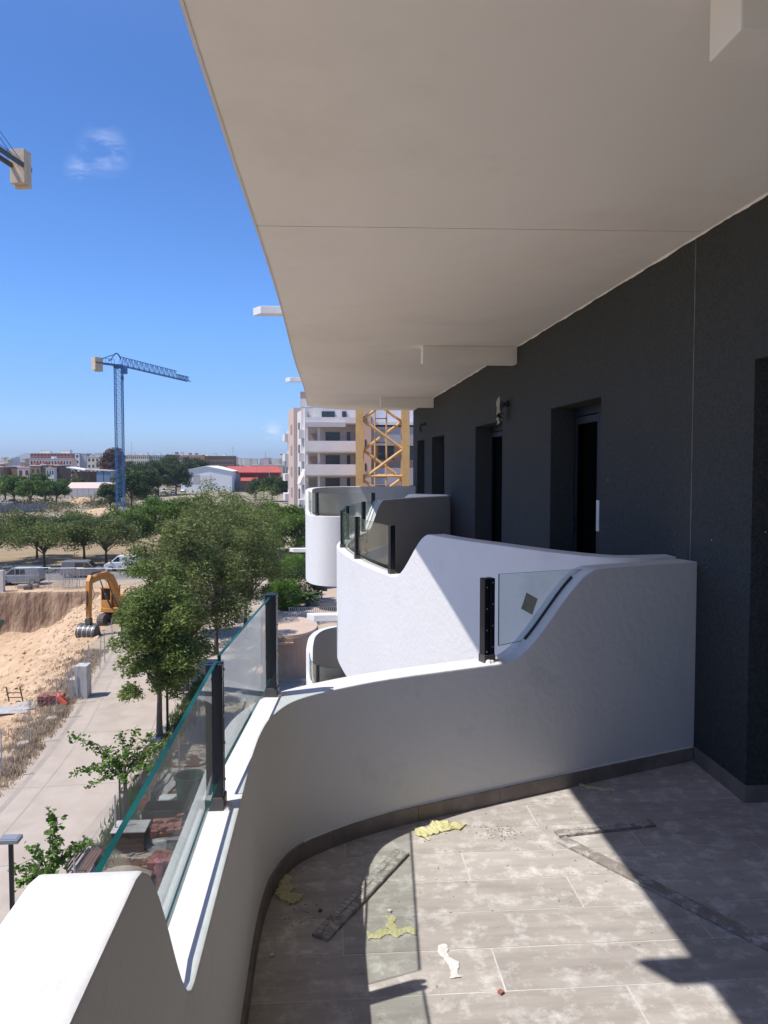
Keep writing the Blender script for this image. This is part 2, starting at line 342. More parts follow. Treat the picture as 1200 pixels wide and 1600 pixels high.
# ------------------------------------------------------------------ own building: facade, ceiling, floor
YB = -5.0; YE = 17.05; CZ = 13.71; WX = 1.9
doors = [(-2.2, -.7), (1.9, 3.32), (5.25, 6.46), (8.29, 9.82), (12.48, 13.96), (15.05, 16.27)]
DT = 13.01; RD = .24
wm = MB()
edges = [YB] + [e for d in doors for e in d] + [YE]
for i in range(0, len(edges), 2): wm.box(WX, WX + RD, edges[i], edges[i + 1], FL - .3, CZ + .3)
for a0, b0 in doors: wm.box(WX, WX + RD, a0, b0, DT, CZ + .3)
for a0, b0 in doors: wm.box(WX, WX + RD, a0, b0, FL - .3, FL - .012)
wm.box(WX, WX + RD, YB, YE, 0, FL - .3)
TH = [(a0, b0) for a0, b0 in doors]
fw = tag(wm.build('facade_wall', M_DARK), 'dark charcoal rendered facade wall with recessed doors', kind='structure')
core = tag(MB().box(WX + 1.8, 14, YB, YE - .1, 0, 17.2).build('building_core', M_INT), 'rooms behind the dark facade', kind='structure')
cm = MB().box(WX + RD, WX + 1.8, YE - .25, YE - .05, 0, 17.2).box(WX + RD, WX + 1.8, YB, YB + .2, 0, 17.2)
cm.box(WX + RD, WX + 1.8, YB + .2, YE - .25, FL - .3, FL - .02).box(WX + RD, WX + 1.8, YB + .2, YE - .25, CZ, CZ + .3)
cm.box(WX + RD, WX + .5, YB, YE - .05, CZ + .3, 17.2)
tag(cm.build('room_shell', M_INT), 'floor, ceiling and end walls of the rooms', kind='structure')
for k, (a0, b0) in enumerate(doors):
    d = bpy.data.objects.new('door', None); COL.objects.link(d); d.parent = fw; d.location = (WX + .20, a0, FL)
    w = b0 - a0; h = DT - FL
    f = MB(); fx = .0
    f.box(fx, fx + .06, 0, .06, 0, h).box(fx, fx + .06, w - .06, w, 0, h).box(fx, fx + .06, .06, w - .06, h - .07, h).box(fx, fx + .06, .06, w - .06, 0, .06)
    f.box(fx + .003, fx + .05, w / 2 - .04, w / 2 + .04, .06, h - .07)
    f.build('frame', M_FRAME, d, bevel=.003)
    s1 = MB().box(-.012, .0, w - .13, w - .075, .07, h - .08).box(-.012, .0, w / 2 - .1, w / 2 - .05, .07, h - .08)
    s1.box(-.012, .0, w / 2 - .05, w - .13, h - .14, h - .08).box(-.012, .0, w / 2 - .05, w - .13, .07, .14).build('sash', M_FRAME, d, bevel=.002)
    MB().box(fx + .02, fx + .03, .06, w / 2 - .04, .06, h - .07).build('pane', M_DGLASS, d)
    MB().box(fx + .02, fx + .03, w / 2 + .04, w - .06, .06, h - .07).build('pane', M_DGLASS, d)
    if k == 2:
        MB().box(-.02, -.013, .52, .58, 1.02, 1.26).build('sticker', M_PAPERW, d)
        MB().tube([(-.03, w - .1, .95), (-.03, w - .1, 1.1)], .01, 6).build('handle', M_FRAME, d)
# module joint in the render, and small plaster knocks
tag(MB().box(WX - .0035, WX + .002, 3.892, 3.897, FL + .9, CZ - .002).build('wall_joint', mat('joint_filler', (.26, .26, .255), .9, (.12, .12, .12), 8), fw), 'thin pale vertical joint line')
kn = MB()
for i in range(46):
    y = random.uniform(1.6, 3.3) if i % 3 else random.uniform(3.4, 8); z = random.gauss(12.05, .12) if i % 2 else random.uniform(11.3, 13.3); r = random.uniform(.0015, .004)
    kn.add([(WX - .002, y - r, z), (WX - .002, y, z - r), (WX - .002, y + r, z), (WX - .002, y, z + r * 1.4)], [(0, 1, 2, 3)])
kn.build('plaster_speck', M_SEALW, fw)['kind'] = 'stuff'

# ceiling: slab with rounded far corner, two panels divided by a shadow joint
def ceil_edge(y): return -.352 - .012 * math.sin(y * .9) - (.03 * max(0, min(1, (y - 8) / 6)))
EL = [(ceil_edge(y), y) for y in np.linspace(YB, 3.858, 12)]
EL2 = [(ceil_edge(y), y) for y in np.linspace(3.868, 15.2, 24)] + [(-.40, 15.6), (-.34, 15.95), (-.2, 16.3), (.05, 16.6), (.35, 16.85), (.7, 17.02), (1.1, 17.06), (WX - .001, 17.06)]
cb = MB()
def ccw(p):
    a_ = sum(p[i][0] * p[(i + 1) % len(p)][1] - p[(i + 1) % len(p)][0] * p[i][1] for i in range(len(p)))
    return p if a_ > 0 else p[::-1]
cb.prism(ccw([(WX - .002, YB)] + EL + [(WX - .002, 3.79)]), CZ, CZ + .10)
cb.prism(ccw([(WX - .002, 3.80)] + EL2), CZ, CZ + .10)
cb.prism(ccw([(WX - .004, YB + .01)] + [(x + .004, y) for x, y in EL[:-1] + EL2[:-1]] + [(WX - .004, 17.055)]), CZ + .1, CZ + .34)
ceil = tag(cb.build('ceiling', M_CEIL), 'off white balcony soffit overhead with a thin joint across', kind='structure')
# little drip edge along the soffit edge
dm = MB()
EE = EL + EL2[:-1]
for p, q in zip(EE[:-1], EE[1:]): dm.add([(p[0] - .005, p[1], CZ - .003), (q[0] - .005, q[1], CZ - .003), (q[0] + .006, q[1], CZ - .003), (p[0] + .006, p[1], CZ - .003),
    (p[0] - .005, p[1], CZ + .34), (q[0] - .005, q[1], CZ + .34)], [(0, 3, 2, 1), (0, 1, 5, 4), (2, 3, 0, 1)][:2])
dm.build('soffit_edge', M_WHITE, ceil)
# ragged sealant bead where wall and soffit meet
sb = MB(); yy = np.arange(YB, YE, .04); pr = None
for y in yy:
    z = CZ - .003 - abs(.007 * math.sin(y * 7) * math.sin(y * 2.3 + 1)) - random.uniform(0, .004)
    cur = ((WX - .004, y, z), (WX - .012, y, CZ + .001))
    if pr: sb.add([pr[0], cur[0], cur[1], pr[1]], [(0, 1, 2, 3)])
    pr = cur
sb.build('sealant_bead', M_CEIL, ceil)
for y0, y1 in ((1.741, 1.889), (7.64, 7.80), (13.72, 13.87)):
    b = MB().box(.945, WX - .003, y0, y1, CZ - .17, CZ - .001).build('beam', M_CEIL, ceil, bevel=.004)
for y, x0 in ((1.62, -.36), (7.1, -.38), (12.95, -.40)):
    m_ = MB(); m_.extr([(x0 + .02, y, 13.90), (x0 + .02, y + .12, 13.90), (x0 - .30, y + .12, 13.90), (x0 - .22, y, 13.90)], (0, 0, .07))
    tag(m_.build('drain_spout', M_WHITE, ceil, bevel=.004), None)

# parapets -----------------------------------------------------------
def catmull(P, n=14):
    P = [Vector((x, y)) for x, y in P]; P = [P[0] * 2 - P[1]] + P + [P[-1] * 2 - P[-2]]; o = []
    for i in range(1, len(P) - 2):
        a, b, c, d = P[i - 1], P[i], P[i + 1], P[i + 2]
        for k in range(n):
            t = k / n; o.append(.5 * ((2 * b) + (c - a) * t + (2 * a - 5 * b + 4 * c - d) * t * t + (3 * b - a - 3 * c + d) * t ** 3))
    o.append(P[-2]); return o
def resample(P, ds):
    L_ = [0]
    for a, b in zip(P[:-1], P[1:]): L_.append(L_[-1] + (b - a).length)
    n = max(2, int(L_[-1] / ds)); t = np.linspace(0, L_[-1], n + 1)
    X = np.interp(t, L_, [p.x for p in P]); Y = np.interp(t, L_, [p.y for p in P])
    return [Vector((x, y)) for x, y in zip(X, Y)], t
class Path:
    """plan line of a parapet: outer face path; inward side given by sgn"""
    def __init__(s, pts, keys, th=.13, sgn=1, ds=.04, floor=FL):
        s.P, s.t = resample(catmull(pts), ds); s.th = th; s.fl = floor
        s.T = []
        for i in range(len(s.P)):
            d = s.P[min(i + 1, len(s.P) - 1)] - s.P[max(0, i - 1)]; s.T.append(d.normalized())
        s.N = [Vector((-t.y, t.x)) * sgn for t in s.T]        # towards the inside
        s.k = [(s.tof(x, y), h) for x, y, h in keys]
    def tof(s, x, y):
        i = min(range(len(s.P)), key=lambda i: (s.P[i] - Vector((x, y))).length); return s.t[i]
    def h(s, t):
        k = s.k
        if t <= k[0][0]: return k[0][1]
        for (a, ha), (b, hb) in zip(k[:-1], k[1:]):
            if t <= b:
                u = (t - a) / max(b - a, 1e-6); return ha + (hb - ha) * u * u * (3 - 2 * u)
        return k[-1][1]
    def pt(s, t, off):
        i = int(np.searchsorted(s.t, t)); i = max(1, min(i, len(s.t) - 1)); u = (t - s.t[i - 1]) / (s.t[i] - s.t[i - 1])
        p = s.P[i - 1].lerp(s.P[i], u); n_ = s.N[i - 1].lerp(s.N[i], u).normalized(); return p + n_ * off
    def mesh(s, zb):
        th = s.th; r = .005
        prof = [(0, None), (0, -.10), (0, -r * 2), (0, -r), (r * .3, -r * .3), (r, 0), (r * 2, 0), (th - r * 2, 0), (th - r, 0), (th - r * .3, -r * .3), (th, -r), (th, -r * 2), (th, -.10), (th, None)]
        vs = []; n = len(prof)
        for i, p in enumerate(s.P):
            z = s.fl + s.h(s.t[i])
            for o, dz in prof:
                q = p + s.N[i] * o; vs.append((q.x, q.y, zb if dz is None else z + dz))
        m = MB(); fs = []
        for i in range(len(s.P) - 1):
            for k in range(n):
                k2 = (k + 1) % n; fs.append((i * n + k, (i + 1) * n + k, (i + 1) * n + k2, i * n + k2))
        e = (len(s.P) - 1) * n
        fs += [tuple(range(n)), tuple(e + k for k in range(n - 1, -1, -1))]
        m.add(vs, fs); return m
def balcony(name, path, root_at, label, group, zb=10.45, posts=(), panels=(), smooth=True):
    r = thing(name, root_at, label, 'balcony', group)
    pm = path.mesh(zb); o = pm.build('parapet', M_WHITE, r, smooth=True, off=root_at)
    for (t, hgt, w, *ex_) in posts:
        p = path.pt(t, path.th * .48); q = path.pt(t + .02, path.th * .48); an = math.atan2(q.y - p.y, q.x - p.x)
        if ex_: p = Vector(ex_[0]); an = ex_[1]
        z0 = path.fl + path.h(t)
        m = MB().box(-w / 2, -.004, -.022, .022, .028, hgt).box(.004, w / 2, -.022, .022, .028, hgt).box(-.005, .005, -.012, .022, .03, hgt - .01)
        po = m.build('post', M_BLACK, r, bevel=.003); po.location = (p.x - root_at[0], p.y - root_at[1], z0 - root_at[2]); po.rotation_euler = (0, 0, an)
        sc_ = MB()
        for zz in np.linspace(.05, hgt - .04, 4): sc_.tube([(-w * .28, -.0215, zz), (-w * .28, -.0245, zz)], .0035, 6); sc_.tube([(w * .28, -.0215, zz + .02), (w * .28, -.0245, zz + .02)], .0035, 6)
        sc_.build('screw', M_GALV, po)['kind'] = 'stuff'
        b = MB().box(-w / 2 - .003, w / 2 + .003, -.026, .026, -.004, .035).build('base_bracket', M_STEELD, po, bevel=.004)
        blob = MB()
        for k in range(3):
            x, y = random.uniform(-w * .3, w * .3), -.03; s_ = random.uniform(.010, .018)
            blob.lathe([(0.0001, s_ * .9), (s_ * .6, s_ * .7), (s_, 0)], 7, (x, y))
        blob.build('mortar_dab', M_PAPERW, po, smooth=True)['kind'] = 'stuff'
    for (kind, a) in panels:
        if kind == 'strip':          # panel between two arc positions following the wall
            t0, t1, zt, gap = a; n = max(1, int((t1 - t0) / .06)) if abs(t1 - t0) > 0 else 1
            ts = np.linspace(t0, t1, n + 1); m = MB(); vs = []
            for t in ts:
                for off in (path.th * .48 - .006, path.th * .48 + .006):
                    p = path.pt(t, off)
                    for z in (path.fl + min(path.h(t) + gap, zt - .01), path.fl + zt): vs.append((p.x, p.y, z))
            fs = []; ms = []
            for i in range(n):
                b0 = i * 4; c0 = b0 + 4
                fs += [(b0, c0, c0 + 1, b0 + 1), (b0 + 2, b0 + 3, c0 + 3, c0 + 2)]; ms += [0, 0]
                fs += [(b0 + 1, c0 + 1, c0 + 3, b0 + 3), (b0, b0 + 2, c0 + 2, c0)]; ms += [1, 1]
            fs += [(0, 1, 3, 2), (n * 4, n * 4 + 2, n * 4 + 3, n * 4 + 1)]; ms += [1, 1]
            m.add(vs, fs); m.m = ms
            m.build('glass_panel', [M_GLASS, M_GEDGE], r, off=root_at)
        else:                        # flat laminated panel: polygon in (u along a line, z)
            (x0, y0), (x1, y1), poly = a; u = Vector((x1 - x0, y1 - y0)).normalized(); nn = Vector((-u.y, u.x)) * .0095
            pts = [(x0 + u.x * s_ - nn.x / 2, y0 + u.y * s_ - nn.y / 2, z) for s_, z in poly]
            m = MB().extr(pts, (nn.x, nn.y, 0), 1, cap=0)
            m.build('glass_panel', [M_GLASS, M_GEDGE], r, off=root_at)
    return r, o
# own balcony: straight run along the street, rounded corner, wing back to the facade
HH, HL = 1.04, .64
in1 = [(-.235, YB), (-.235, -2), (-.235, 0), (-.235, 1), (-.235, 2), (-.235, 2.4), (-.222, 2.63), (-.195, 2.77), (-.13, 2.92), (0.0, 3.04), (.23, 3.18), (.53, 3.305), (1.0, 3.485), (1.5, 3.675), (WX, 3.823)]
p1 = Path(in1, [(-.235, .93, HH), (-.235, 1.33, HL), (.53 + .936 * .30, 3.31 + .351 * .30, HL), (.53 + .936 * .82, 3.31 + .351 * .82, HH)], th=.13, sgn=1, ds=.03)
# (inner face is the drawn line; the thickness runs outwards)
tA = p1.tof(-.235, 2.038); tB = p1.tof(-.17, 2.97) ; tC = p1.tof(.725, 3.41)
u1 = (-.294, .98); u2 = (-.294, 2.038); u3 = (-.222, 3.03)
b1, b1p = balcony('balcony', p1, (-.3, 2.0, FL), 'nearest white balcony wall with S curve dips, black posts and clear glass',
    'curved white balconies', posts=[(tA, .385, .044), (tB, .40, .05, (-.221, 3.0), R(86)), (tC, .385, .056)],
    panels=[('flat', ((-.294, 0.98), (-.294, 2.5), [(.0, FL + 1.03), (.055, FL + .965), (.13, FL + .87), (.22, FL + .775), (.31, FL + .725), (.40, FL + .712), (1.035, FL + .712), (1.035, FL + 1.03)])),
            ('flat', ((-.294, 2.085), (-.222, 3.03), [(0, FL + .712), (.915, FL + .712), (.915, FL + 1.03), (0, FL + 1.03)])),
            ('flat', ((.79, 3.495), (.79 + .936, 3.495 + .351), [(.0, FL + .70), (.19, FL + .715), (.27, FL + .77), (.35, FL + .88), (.43, FL + .985), (.475, FL + 1.03), (0, FL + 1.035)]))])
# seal strip let into the S curve and square sticker on that pane
ss = MB(); a_ = Vector((.53, 3.31)); t_ = Vector((.936, .351)); n_ = Vector((-.351, .936))
prv = None
for s_ in np.linspace(.43, .70, 12):
    tt = p1.tof(*(a_ + t_ * s_)); c = p1.pt(tt, .066); z = FL + p1.h(tt) + .004
    cur = [(c.x - n_.x * .006, c.y - n_.y * .006, z), (c.x + n_.x * .006, c.y + n_.y * .006, z)]
    if prv: ss.add([prv[0], prv[1], cur[1], cur[0]] + [(v[0], v[1], v[2] + .009) for v in (prv[0], prv[1], cur[1], cur[0])], [(4, 5, 6, 7), (0, 3, 7, 4), (1, 5, 6, 2), (0, 4, 5, 1), (3, 2, 6, 7)])
    prv = cur
ss.build('seal_strip', M_SEAL, b1, off=(-.3, 2.0, FL))
sp = Vector((.79, 3.495)) + t_ * .165 - n_ * .0085; q = []
for an in (20, 110, 200, 290):
    q.append((sp.x + t_.x * .05 * math.cos(R(an)), sp.y + t_.y * .05 * math.cos(R(an)), FL + .885 + .058 * math.sin(R(an))))
MB().extr(q, (-n_.x * .001, -n_.y * .001, 0)).build('sticker', mat('sticker_paper', (.34, .34, .27), .7, (.27, .28, .22), 30), b1, off=(-.3, 2.0, FL))
# second balcony
o2 = [(WX, 4.06), (1.55, 4.05), (1.30, 4.30), (1.02, 4.8), (.80, 5.25), (.60, 5.85), (.42, 6.4), (.26, 7.05), (.15, 7.7), (.095, 8.35), (.15, 9.0), (.27, 9.6), (.42, 10.15), (.72, 10.7), (1.2, 11.3), (1.6, 11.72), (WX, 12.0)]
p2 = Path(o2, [(.72, 5.45, HH - .004), (.52, 6.08, HL), (.42, 10.12, HL), (.68, 10.62, HH - .004)], th=.125, sgn=-1)
def flipcheck(P, inside):
    i = len(P.P) // 2
    if (Vector(inside) - P.P[i]).dot(P.N[i]) < 0: P.N = [-n_ for n_ in P.N]
flipcheck(p2, (1.5, 8.3))
def T(P, x, y): return P.tof(x, y)
ts2 = [T(p2, .50, 6.28), T(p2, .21, 7.27), T(p2, .10, 8.27), T(p2, .19, 9.12), T(p2, .42, 10.15)]
b2, _ = balcony('balcony', p2, (1.0, 8.0, FL), 'second white balcony, its rounded front bulging out just past the nearest wing wall', 'curved white balconies',
    posts=[(t, .40, .05) for t in ts2], panels=[('strip', (a0 + .04, b0 - .04, 1.03, .06)) for a0, b0 in zip(ts2[:-1], ts2[1:])] + [('strip', (ts2[-1] + .04, ts2[-1] + .45, 1.03, .06))])
# third balcony
o3 = [(WX, 12.12), (1.4, 12.5), (1.05, 12.9), (.6, 13.06), (.15, 13.0), (-.15, 13.12), (-.33, 13.45), (-.40, 13.95), (-.41, 14.8), (-.36, 15.6), (-.15, 16.2), (.3, 16.55), (1.0, 16.68), (WX, 16.7)]
p3 = Path(o3, [(1.35, 12.5, HH), (.95, 12.98, HL), (-.40, 13.95, HL), (-.41, 14.45, HH)], th=.125, sgn=-1)
flipcheck(p3, (1.2, 14.6))
ts3 = [T(p3, .78, 13.05), T(p3, -.22, 13.22)]
b3, _ = balcony('balcony', p3, (.8, 14.5, FL), 'third white balcony with a high back wall, in front of the yellow mast', 'curved white balconies',
    posts=[(t, .40, .06) for t in ts3], panels=[('strip', (ts3[0] + .03, ts3[1] - .03, 1.03, .05)), ('strip', (ts3[1] + .03, T(p3, -.41, 14.2), 1.03, .05))])
# floors of the other balconies, one per balcony, and the lower one
M_TILE = mat('floor_tile', (.47, .435, .40), .62, (.365, .335, .305), 8, 12, stretch=(.45, 2.2, 1), c3=(.68, .655, .62), s3=12, w3=.50, wr=.2, bump=.12, bscale=60, bdist=.001)
def floor_poly(P, inset=.05):
    return [(p.x + n_.x * inset, p.y + n_.y * inset) for p, n_ in zip(P.P[::3], P.N[::3])]
for P, b, base in ((p2, b2, (1.0, 8.0, FL)), (p3, b3, (.8, 14.5, FL))):
    pl = floor_poly(P); pl = ccw([(WX - .003, pl[0][1] + .02)] + pl[1:-1] + [(WX - .003, pl[-1][1] - .02)])
    MB().prism(pl, FL - .28, FL - .002).build('floor_slab', M_TILE, b, off=base)
lo = copy_tree(b3, None, 'balcony on the floor below, beside the round beige turret'); lo.location = (.8, 14.5, FL - 3.0)
# drain spouts on balconies two and three
for b, base, x, y in ((b2, (1.0, 8.0, FL), .10, 8.15), (b3, (.8, 14.5, FL), -.40, 14.55)):
    m_ = MB().extr([(x + .04, y, 10.86), (x + .04, y + .13, 10.86), (x - .33, y + .13, 10.86), (x - .25, y, 10.86)], (0, 0, .07)); m_.build('drain_spout', M_WHITE, b, bevel=.004, off=base)

# ------------------------------------------------------------------ own floor: slab, tiles one by one, skirting
reg = [(-.29, YB), (WX + .01, YB), (WX + .01, 3.85), (.53, 3.35), (.21, 3.22), (-.03, 3.09), (-.17, 2.96), (-.24, 2.80), (-.27, 2.65), (-.29, 2.4)]
tag(MB().prism(ccw(reg), FL - .28, FL - .0012).build('balcony_floor', M_GROUT), 'light grout bed under the grey plank tiles of the nearest balcony', kind='structure')
bf = bpy.data.objects['balcony_floor']
def clip(poly, reg):
    o = poly
    for i in range(len(reg)):
        a, b = reg[i], reg[(i + 1) % len(reg)]; nn = (-(b[1] - a[1]), b[0] - a[0]); res = []
        f = lambda p: (p[0] - a[0]) * nn[0] + (p[1] - a[1]) * nn[1]
        for j in range(len(o)):
            p, q = o[j], o[(j + 1) % len(o)]; fp, fq = f(p), f(q)
            if fp >= 0: res.append(p)
            if fp * fq < 0: u = fp / (fp - fq); res.append((p[0] + (q[0] - p[0]) * u, p[1] + (q[1] - p[1]) * u))
        o = res
        if not o: break
    return o
rc = ccw(reg); joints = [1.66, .893, 1.27, .525, .888, 1.25, .517, .88]
gap = .0027; row = 0; y1 = 3.964
while y1 > -1.2:
    y0 = y1 - .2005; j = joints[(row - 2) % 8] if row >= 2 else (.5, 1.2)[row]
    if row == 2: j = 1.66
    for k in range(-2, 3):
        xa = j + 1.205 * k; pl = clip([(xa + gap, y0 + gap), (xa + 1.205 - gap, y0 + gap), (xa + 1.205 - gap, y1 - gap), (xa + gap, y1 - gap)], rc)
        if len(pl) > 2:
            ar = abs(sum(pl[i][0] * pl[(i + 1) % len(pl)][1] - pl[(i + 1) % len(pl)][0] * pl[i][1] for i in range(len(pl)))) / 2
            if ar < .002: continue
            cx0 = sum(p[0] for p in pl) / len(pl); cy0 = sum(p[1] for p in pl) / len(pl)
            o = MB().prism([(p[0] - cx0, p[1] - cy0) for p in ccw(pl)], -.009, random.uniform(-.0004, .0004)).build('tile', M_TILE, bf); o.location = (cx0, cy0, FL)
            o['kind'] = 'structure'
    y1 = y0; row += 1
del bf
for a0, b0 in TH: MB().box(WX + .012, WX + RD - .003, a0 + .002, b0 - .002, FL - .011, FL - .0005).build('threshold', M_TILE, fw)
# give every tile its own cloudiness: random per object shifts the noise
nb_ = M_BRICK.node_tree; ob_ = nb_.nodes.new('ShaderNodeObjectInfo'); mb_ = nb_.nodes.new('ShaderNodeMapRange'); mb_.inputs[3].default_value = .6; mb_.inputs[4].default_value = 1.35
sc2 = nb_.nodes.new('ShaderNodeVectorMath'); sc2.operation = 'SCALE'; l_ = nb_.nodes['Principled BSDF'].inputs['Base Color'].links[0]; nb_.links.new(l_.from_socket, sc2.inputs[0])
nb_.links.new(ob_.outputs['Random'], mb_.inputs[0]); nb_.links.new(mb_.outputs[0], sc2.inputs['Scale']); nb_.links.new(sc2.outputs[0], nb_.nodes['Principled BSDF'].inputs['Base Color'])
n = M_TILE.node_tree; oi = n.nodes.new('ShaderNodeObjectInfo'); vm = n.nodes.new('ShaderNodeVectorMath'); vm.operation = 'MULTIPLY_ADD'
gp = n.nodes.new('ShaderNodeNewGeometry'); vm2 = n.nodes.new('ShaderNodeCombineXYZ'); ml = n.nodes.new('ShaderNodeMath'); ml.operation = 'MULTIPLY'; ml.inputs[1].default_value = 37
n.links.new(oi.outputs['Random'], ml.inputs[0]); n.links.new(ml.outputs[0], vm2.inputs[0]); n.links.new(ml.outputs[0], vm2.inputs[2])
vadd = n.nodes.new('ShaderNodeVectorMath'); vadd.operation = 'ADD'; n.links.new(gp.outputs['Position'], vadd.inputs[0]); n.links.new(vm2.outputs[0], vadd.inputs[1])
mpn = [x for x in n.nodes if x.type == 'MAPPING'][0]; n.links.new(vadd.outputs[0], mpn.inputs[0])
tv = n.nodes.new('ShaderNodeMapRange'); tv.inputs[3].default_value = .86; tv.inputs[4].default_value = 1.1; ts_ = n.nodes.new('ShaderNodeVectorMath'); ts_.operation = 'SCALE'
l_ = n.nodes['Principled BSDF'].inputs['Base Color'].links[0]; n.links.new(l_.from_socket, ts_.inputs[0]); n.links.new(oi.outputs['Random'], tv.inputs[0]); n.links.new(tv.outputs[0], ts_.inputs['Scale']); n.links.new(ts_.outputs[0], n.nodes['Principled BSDF'].inputs['Base Color'])
for nz in [x for x in n.nodes if x.type == 'TEX_NOISE']:
    for l in list(nz.inputs['Vector'].links):
        if l.from_node.type == 'TEX_COORD': n.links.remove(l); n.links.new(gp.outputs['Position'], nz.inputs['Vector'])
# skirting: short lengths following the parapet, then the facade and the door reveal
SKR = thing('skirting', (0, 3, FL), 'brown grey tile skirting curving along the foot of the nearest balcony wall', 'skirting')
L1 = p1.t[-1]; ends = np.arange(p1.tof(-.235, .2), L1, .42); ends = list(ends) + [L1 - .012]
for a0, b0 in zip(ends[:-1], ends[1:]):
    if b0 - a0 < .02: continue
    m_ = MB(); n_s = max(2, int((b0 - a0) / .035)); prv = None
    for t in np.linspace(a0 + .001, b0 - .001, n_s + 1):
        pi, po = p1.pt(t, .003), p1.pt(t, -.0095); cur = [(pi.x, pi.y, FL - .005), (po.x, po.y, FL - .005), (po.x, po.y, FL + .068), (pi.x, pi.y, FL + .070)]
        if prv: m_.add(prv + cur, [(0, 1, 5, 4), (1, 2, 6, 5), (2, 3, 7, 6)])
        else: m_.add(cur, [(0, 3, 2, 1)])
        prv = cur
    m_.add(prv, [(0, 1, 2, 3)])
    m_.build('skirting_tile', M_SKIRT, SKR, off=(0, 3, FL))
bd = MB(); prv = None
for t in np.linspace(p1.tof(-.10, 2.95), L1 - .02, 60):
    zb_ = FL + .0700 + random.uniform(-.0008, .0008); pi, po = p1.pt(t, .002), p1.pt(t, -.0075 - random.uniform(0, .002)); cur = [(pi.x, pi.y, zb_ + .006), (po.x, po.y, zb_ + .0003)]
    if prv: bd.add([prv[0], prv[1], cur[1], cur[0]], [(0, 1, 2, 3)])
    prv = cur
bd.build('sealant_bead', M_SEALW, SKR, off=(0, 3, FL))
tag(MB().box(WX - .010, WX + .002, 3.325, 3.80, FL - .005, FL + .078).build('skirting_tile', M_SKIRT, SKR, bevel=.002, off=(0, 3, FL)), None)
MB().box(WX - .010, WX + .19, 3.311, 3.3225, FL - .005, FL + .078).build('skirting_tile', M_SKIRT, SKR, bevel=.002, off=(0, 3, FL))
MB().box(WX - .010, WX + .002, .3, 1.9, FL - .005, FL + .078).build('skirting_tile', M_SKIRT, SKR, bevel=.002, off=(0, 3, FL))

# ------------------------------------------------------------------ wall light boxes with hanging wires
def wire_box(y, z, label, big):
    r = thing('wall_light_point', (WX, y, z), label, 'wiring', 'wall light points')
    MB().tube([(0, 0, 0), (-.035, 0, 0)], .035, 12).build('junction_box', M_SEAL, r, smooth=False)
    w = MB()
    for k in range(5):
        a = random.uniform(-.06, .06); w.tube([(-.03, 0, 0), (-.09, a, .02 - .02 * k), (-.12, a * 1.6, -.06 - .02 * k), (-.07, a, -.12 - .01 * k)], .005, 5)
    w.build('wire', M_SEAL, r)
    if big:
        t = MB(); P = []
        for i in range(7):
            for j in range(5): P.append((-.10 - .03 * math.sin(i) - .02 * random.random(), -.09 + .03 * i + .01 * random.random(), .06 - .04 * j - .02 * i + .012 * random.random()))
        t.add(P, [(i * 5 + j, (i + 1) * 5 + j, (i + 1) * 5 + j + 1, i * 5 + j + 1) for i in range(6) for j in range(4)])
        t.add([(-.11, -.02, -.07), (-.10, .05, -.08), (-.12, .06, -.17), (-.1, 0, -.16)], [(0, 1, 2, 3)])
        t.build('masking_tape', mat('masking_tape', (.42, .38, .28), .8, (.32, .28, .2), 20), r, smooth=True)
wire_box(8.0, 13.17, 'wires wrapped in pale masking tape poking from the wall above the second door', True)
wire_box(14.85, 13.30, 'small black wires poking from the wall near the far end of the facade', False)

# ------------------------------------------------------------------ things lying on the floor
def crumple(name, pts, wid, label, cat, m, amp=.012, seg=9, seed=1, group=None, loops=1):
    rr = random.Random(seed); c = Vector(pts[0]); mb = MB()
    pts = [Vector(p) for p in pts]
    L_ = [0]
    for a, b in zip(pts[:-1], pts[1:]): L_.append(L_[-1] + (b - a).length)
    n = seg * 5; prv = None; nW = 5
    vs = []
    for i in range(n + 1):
        t = L_[-1] * i / n; x = np.interp(t, L_, [p.x for p in pts]); y = np.interp(t, L_, [p.y for p in pts])
        j = min(max(int(np.searchsorted(L_, t)), 1), len(pts) - 1); d = (pts[j] - pts[j - 1]).normalized(); nn = Vector((-d.y, d.x))
        for k in range(nW):
            u = (k / (nW - 1) - .5) * wid * (1 + .25 * math.sin(i * .55 + seed) + .10 * math.sin(i * 1.9 + seed * 2)) + wid * .22 * math.sin(i * .4 + seed * 1.7)
            z = .002 + .55 * abs(amp * math.sin(i * .5 + k * 1.1 + seed) + .45 * amp * math.sin(i * 1.3 - k * 2 + seed)) * (1 if k not in (0, 4) else .5)
            vs.append((x + nn.x * u + rr.uniform(-.001, .001), y + nn.y * u + rr.uniform(-.001, .001), z))
    mb.add(vs, [(i * nW + k, (i + 1) * nW + k, (i + 1) * nW + k + 1, i * nW + k + 1) for i in range(n) for k in range(nW - 1)])
    o = mb.build(name, m, smooth=True, off=(c.x, c.y, 0), loc=(c.x, c.y, FL)); return tag(o, label, cat, group)
g_t = 'scraps of yellow tape on the floor'
crumple('tape_scrap', [(.372, 3.10), (.43, 3.16), (.50, 3.20), (.56, 3.155)], .075, 'largest crumpled scrap of yellow tape, lying in the sun near the skirting', 'tape scrap', M_TAPE, .02, 8, 3, g_t)
crumple('tape_scrap', [(-.17, 2.83), (-.165, 2.74), (-.12, 2.65)], .06, 'yellow tape scrap in the shade against the curved skirting', 'tape scrap', M_TAPE, .018, 7, 5, g_t)
crumple('tape_scrap', [(1.20, 3.55), (1.27, 3.50), (1.345, 3.485)], .03, 'yellow tape scrap at the edge of the big shadow below the wing wall', 'tape scrap', M_TAPE, .012, 7, 8, g_t)
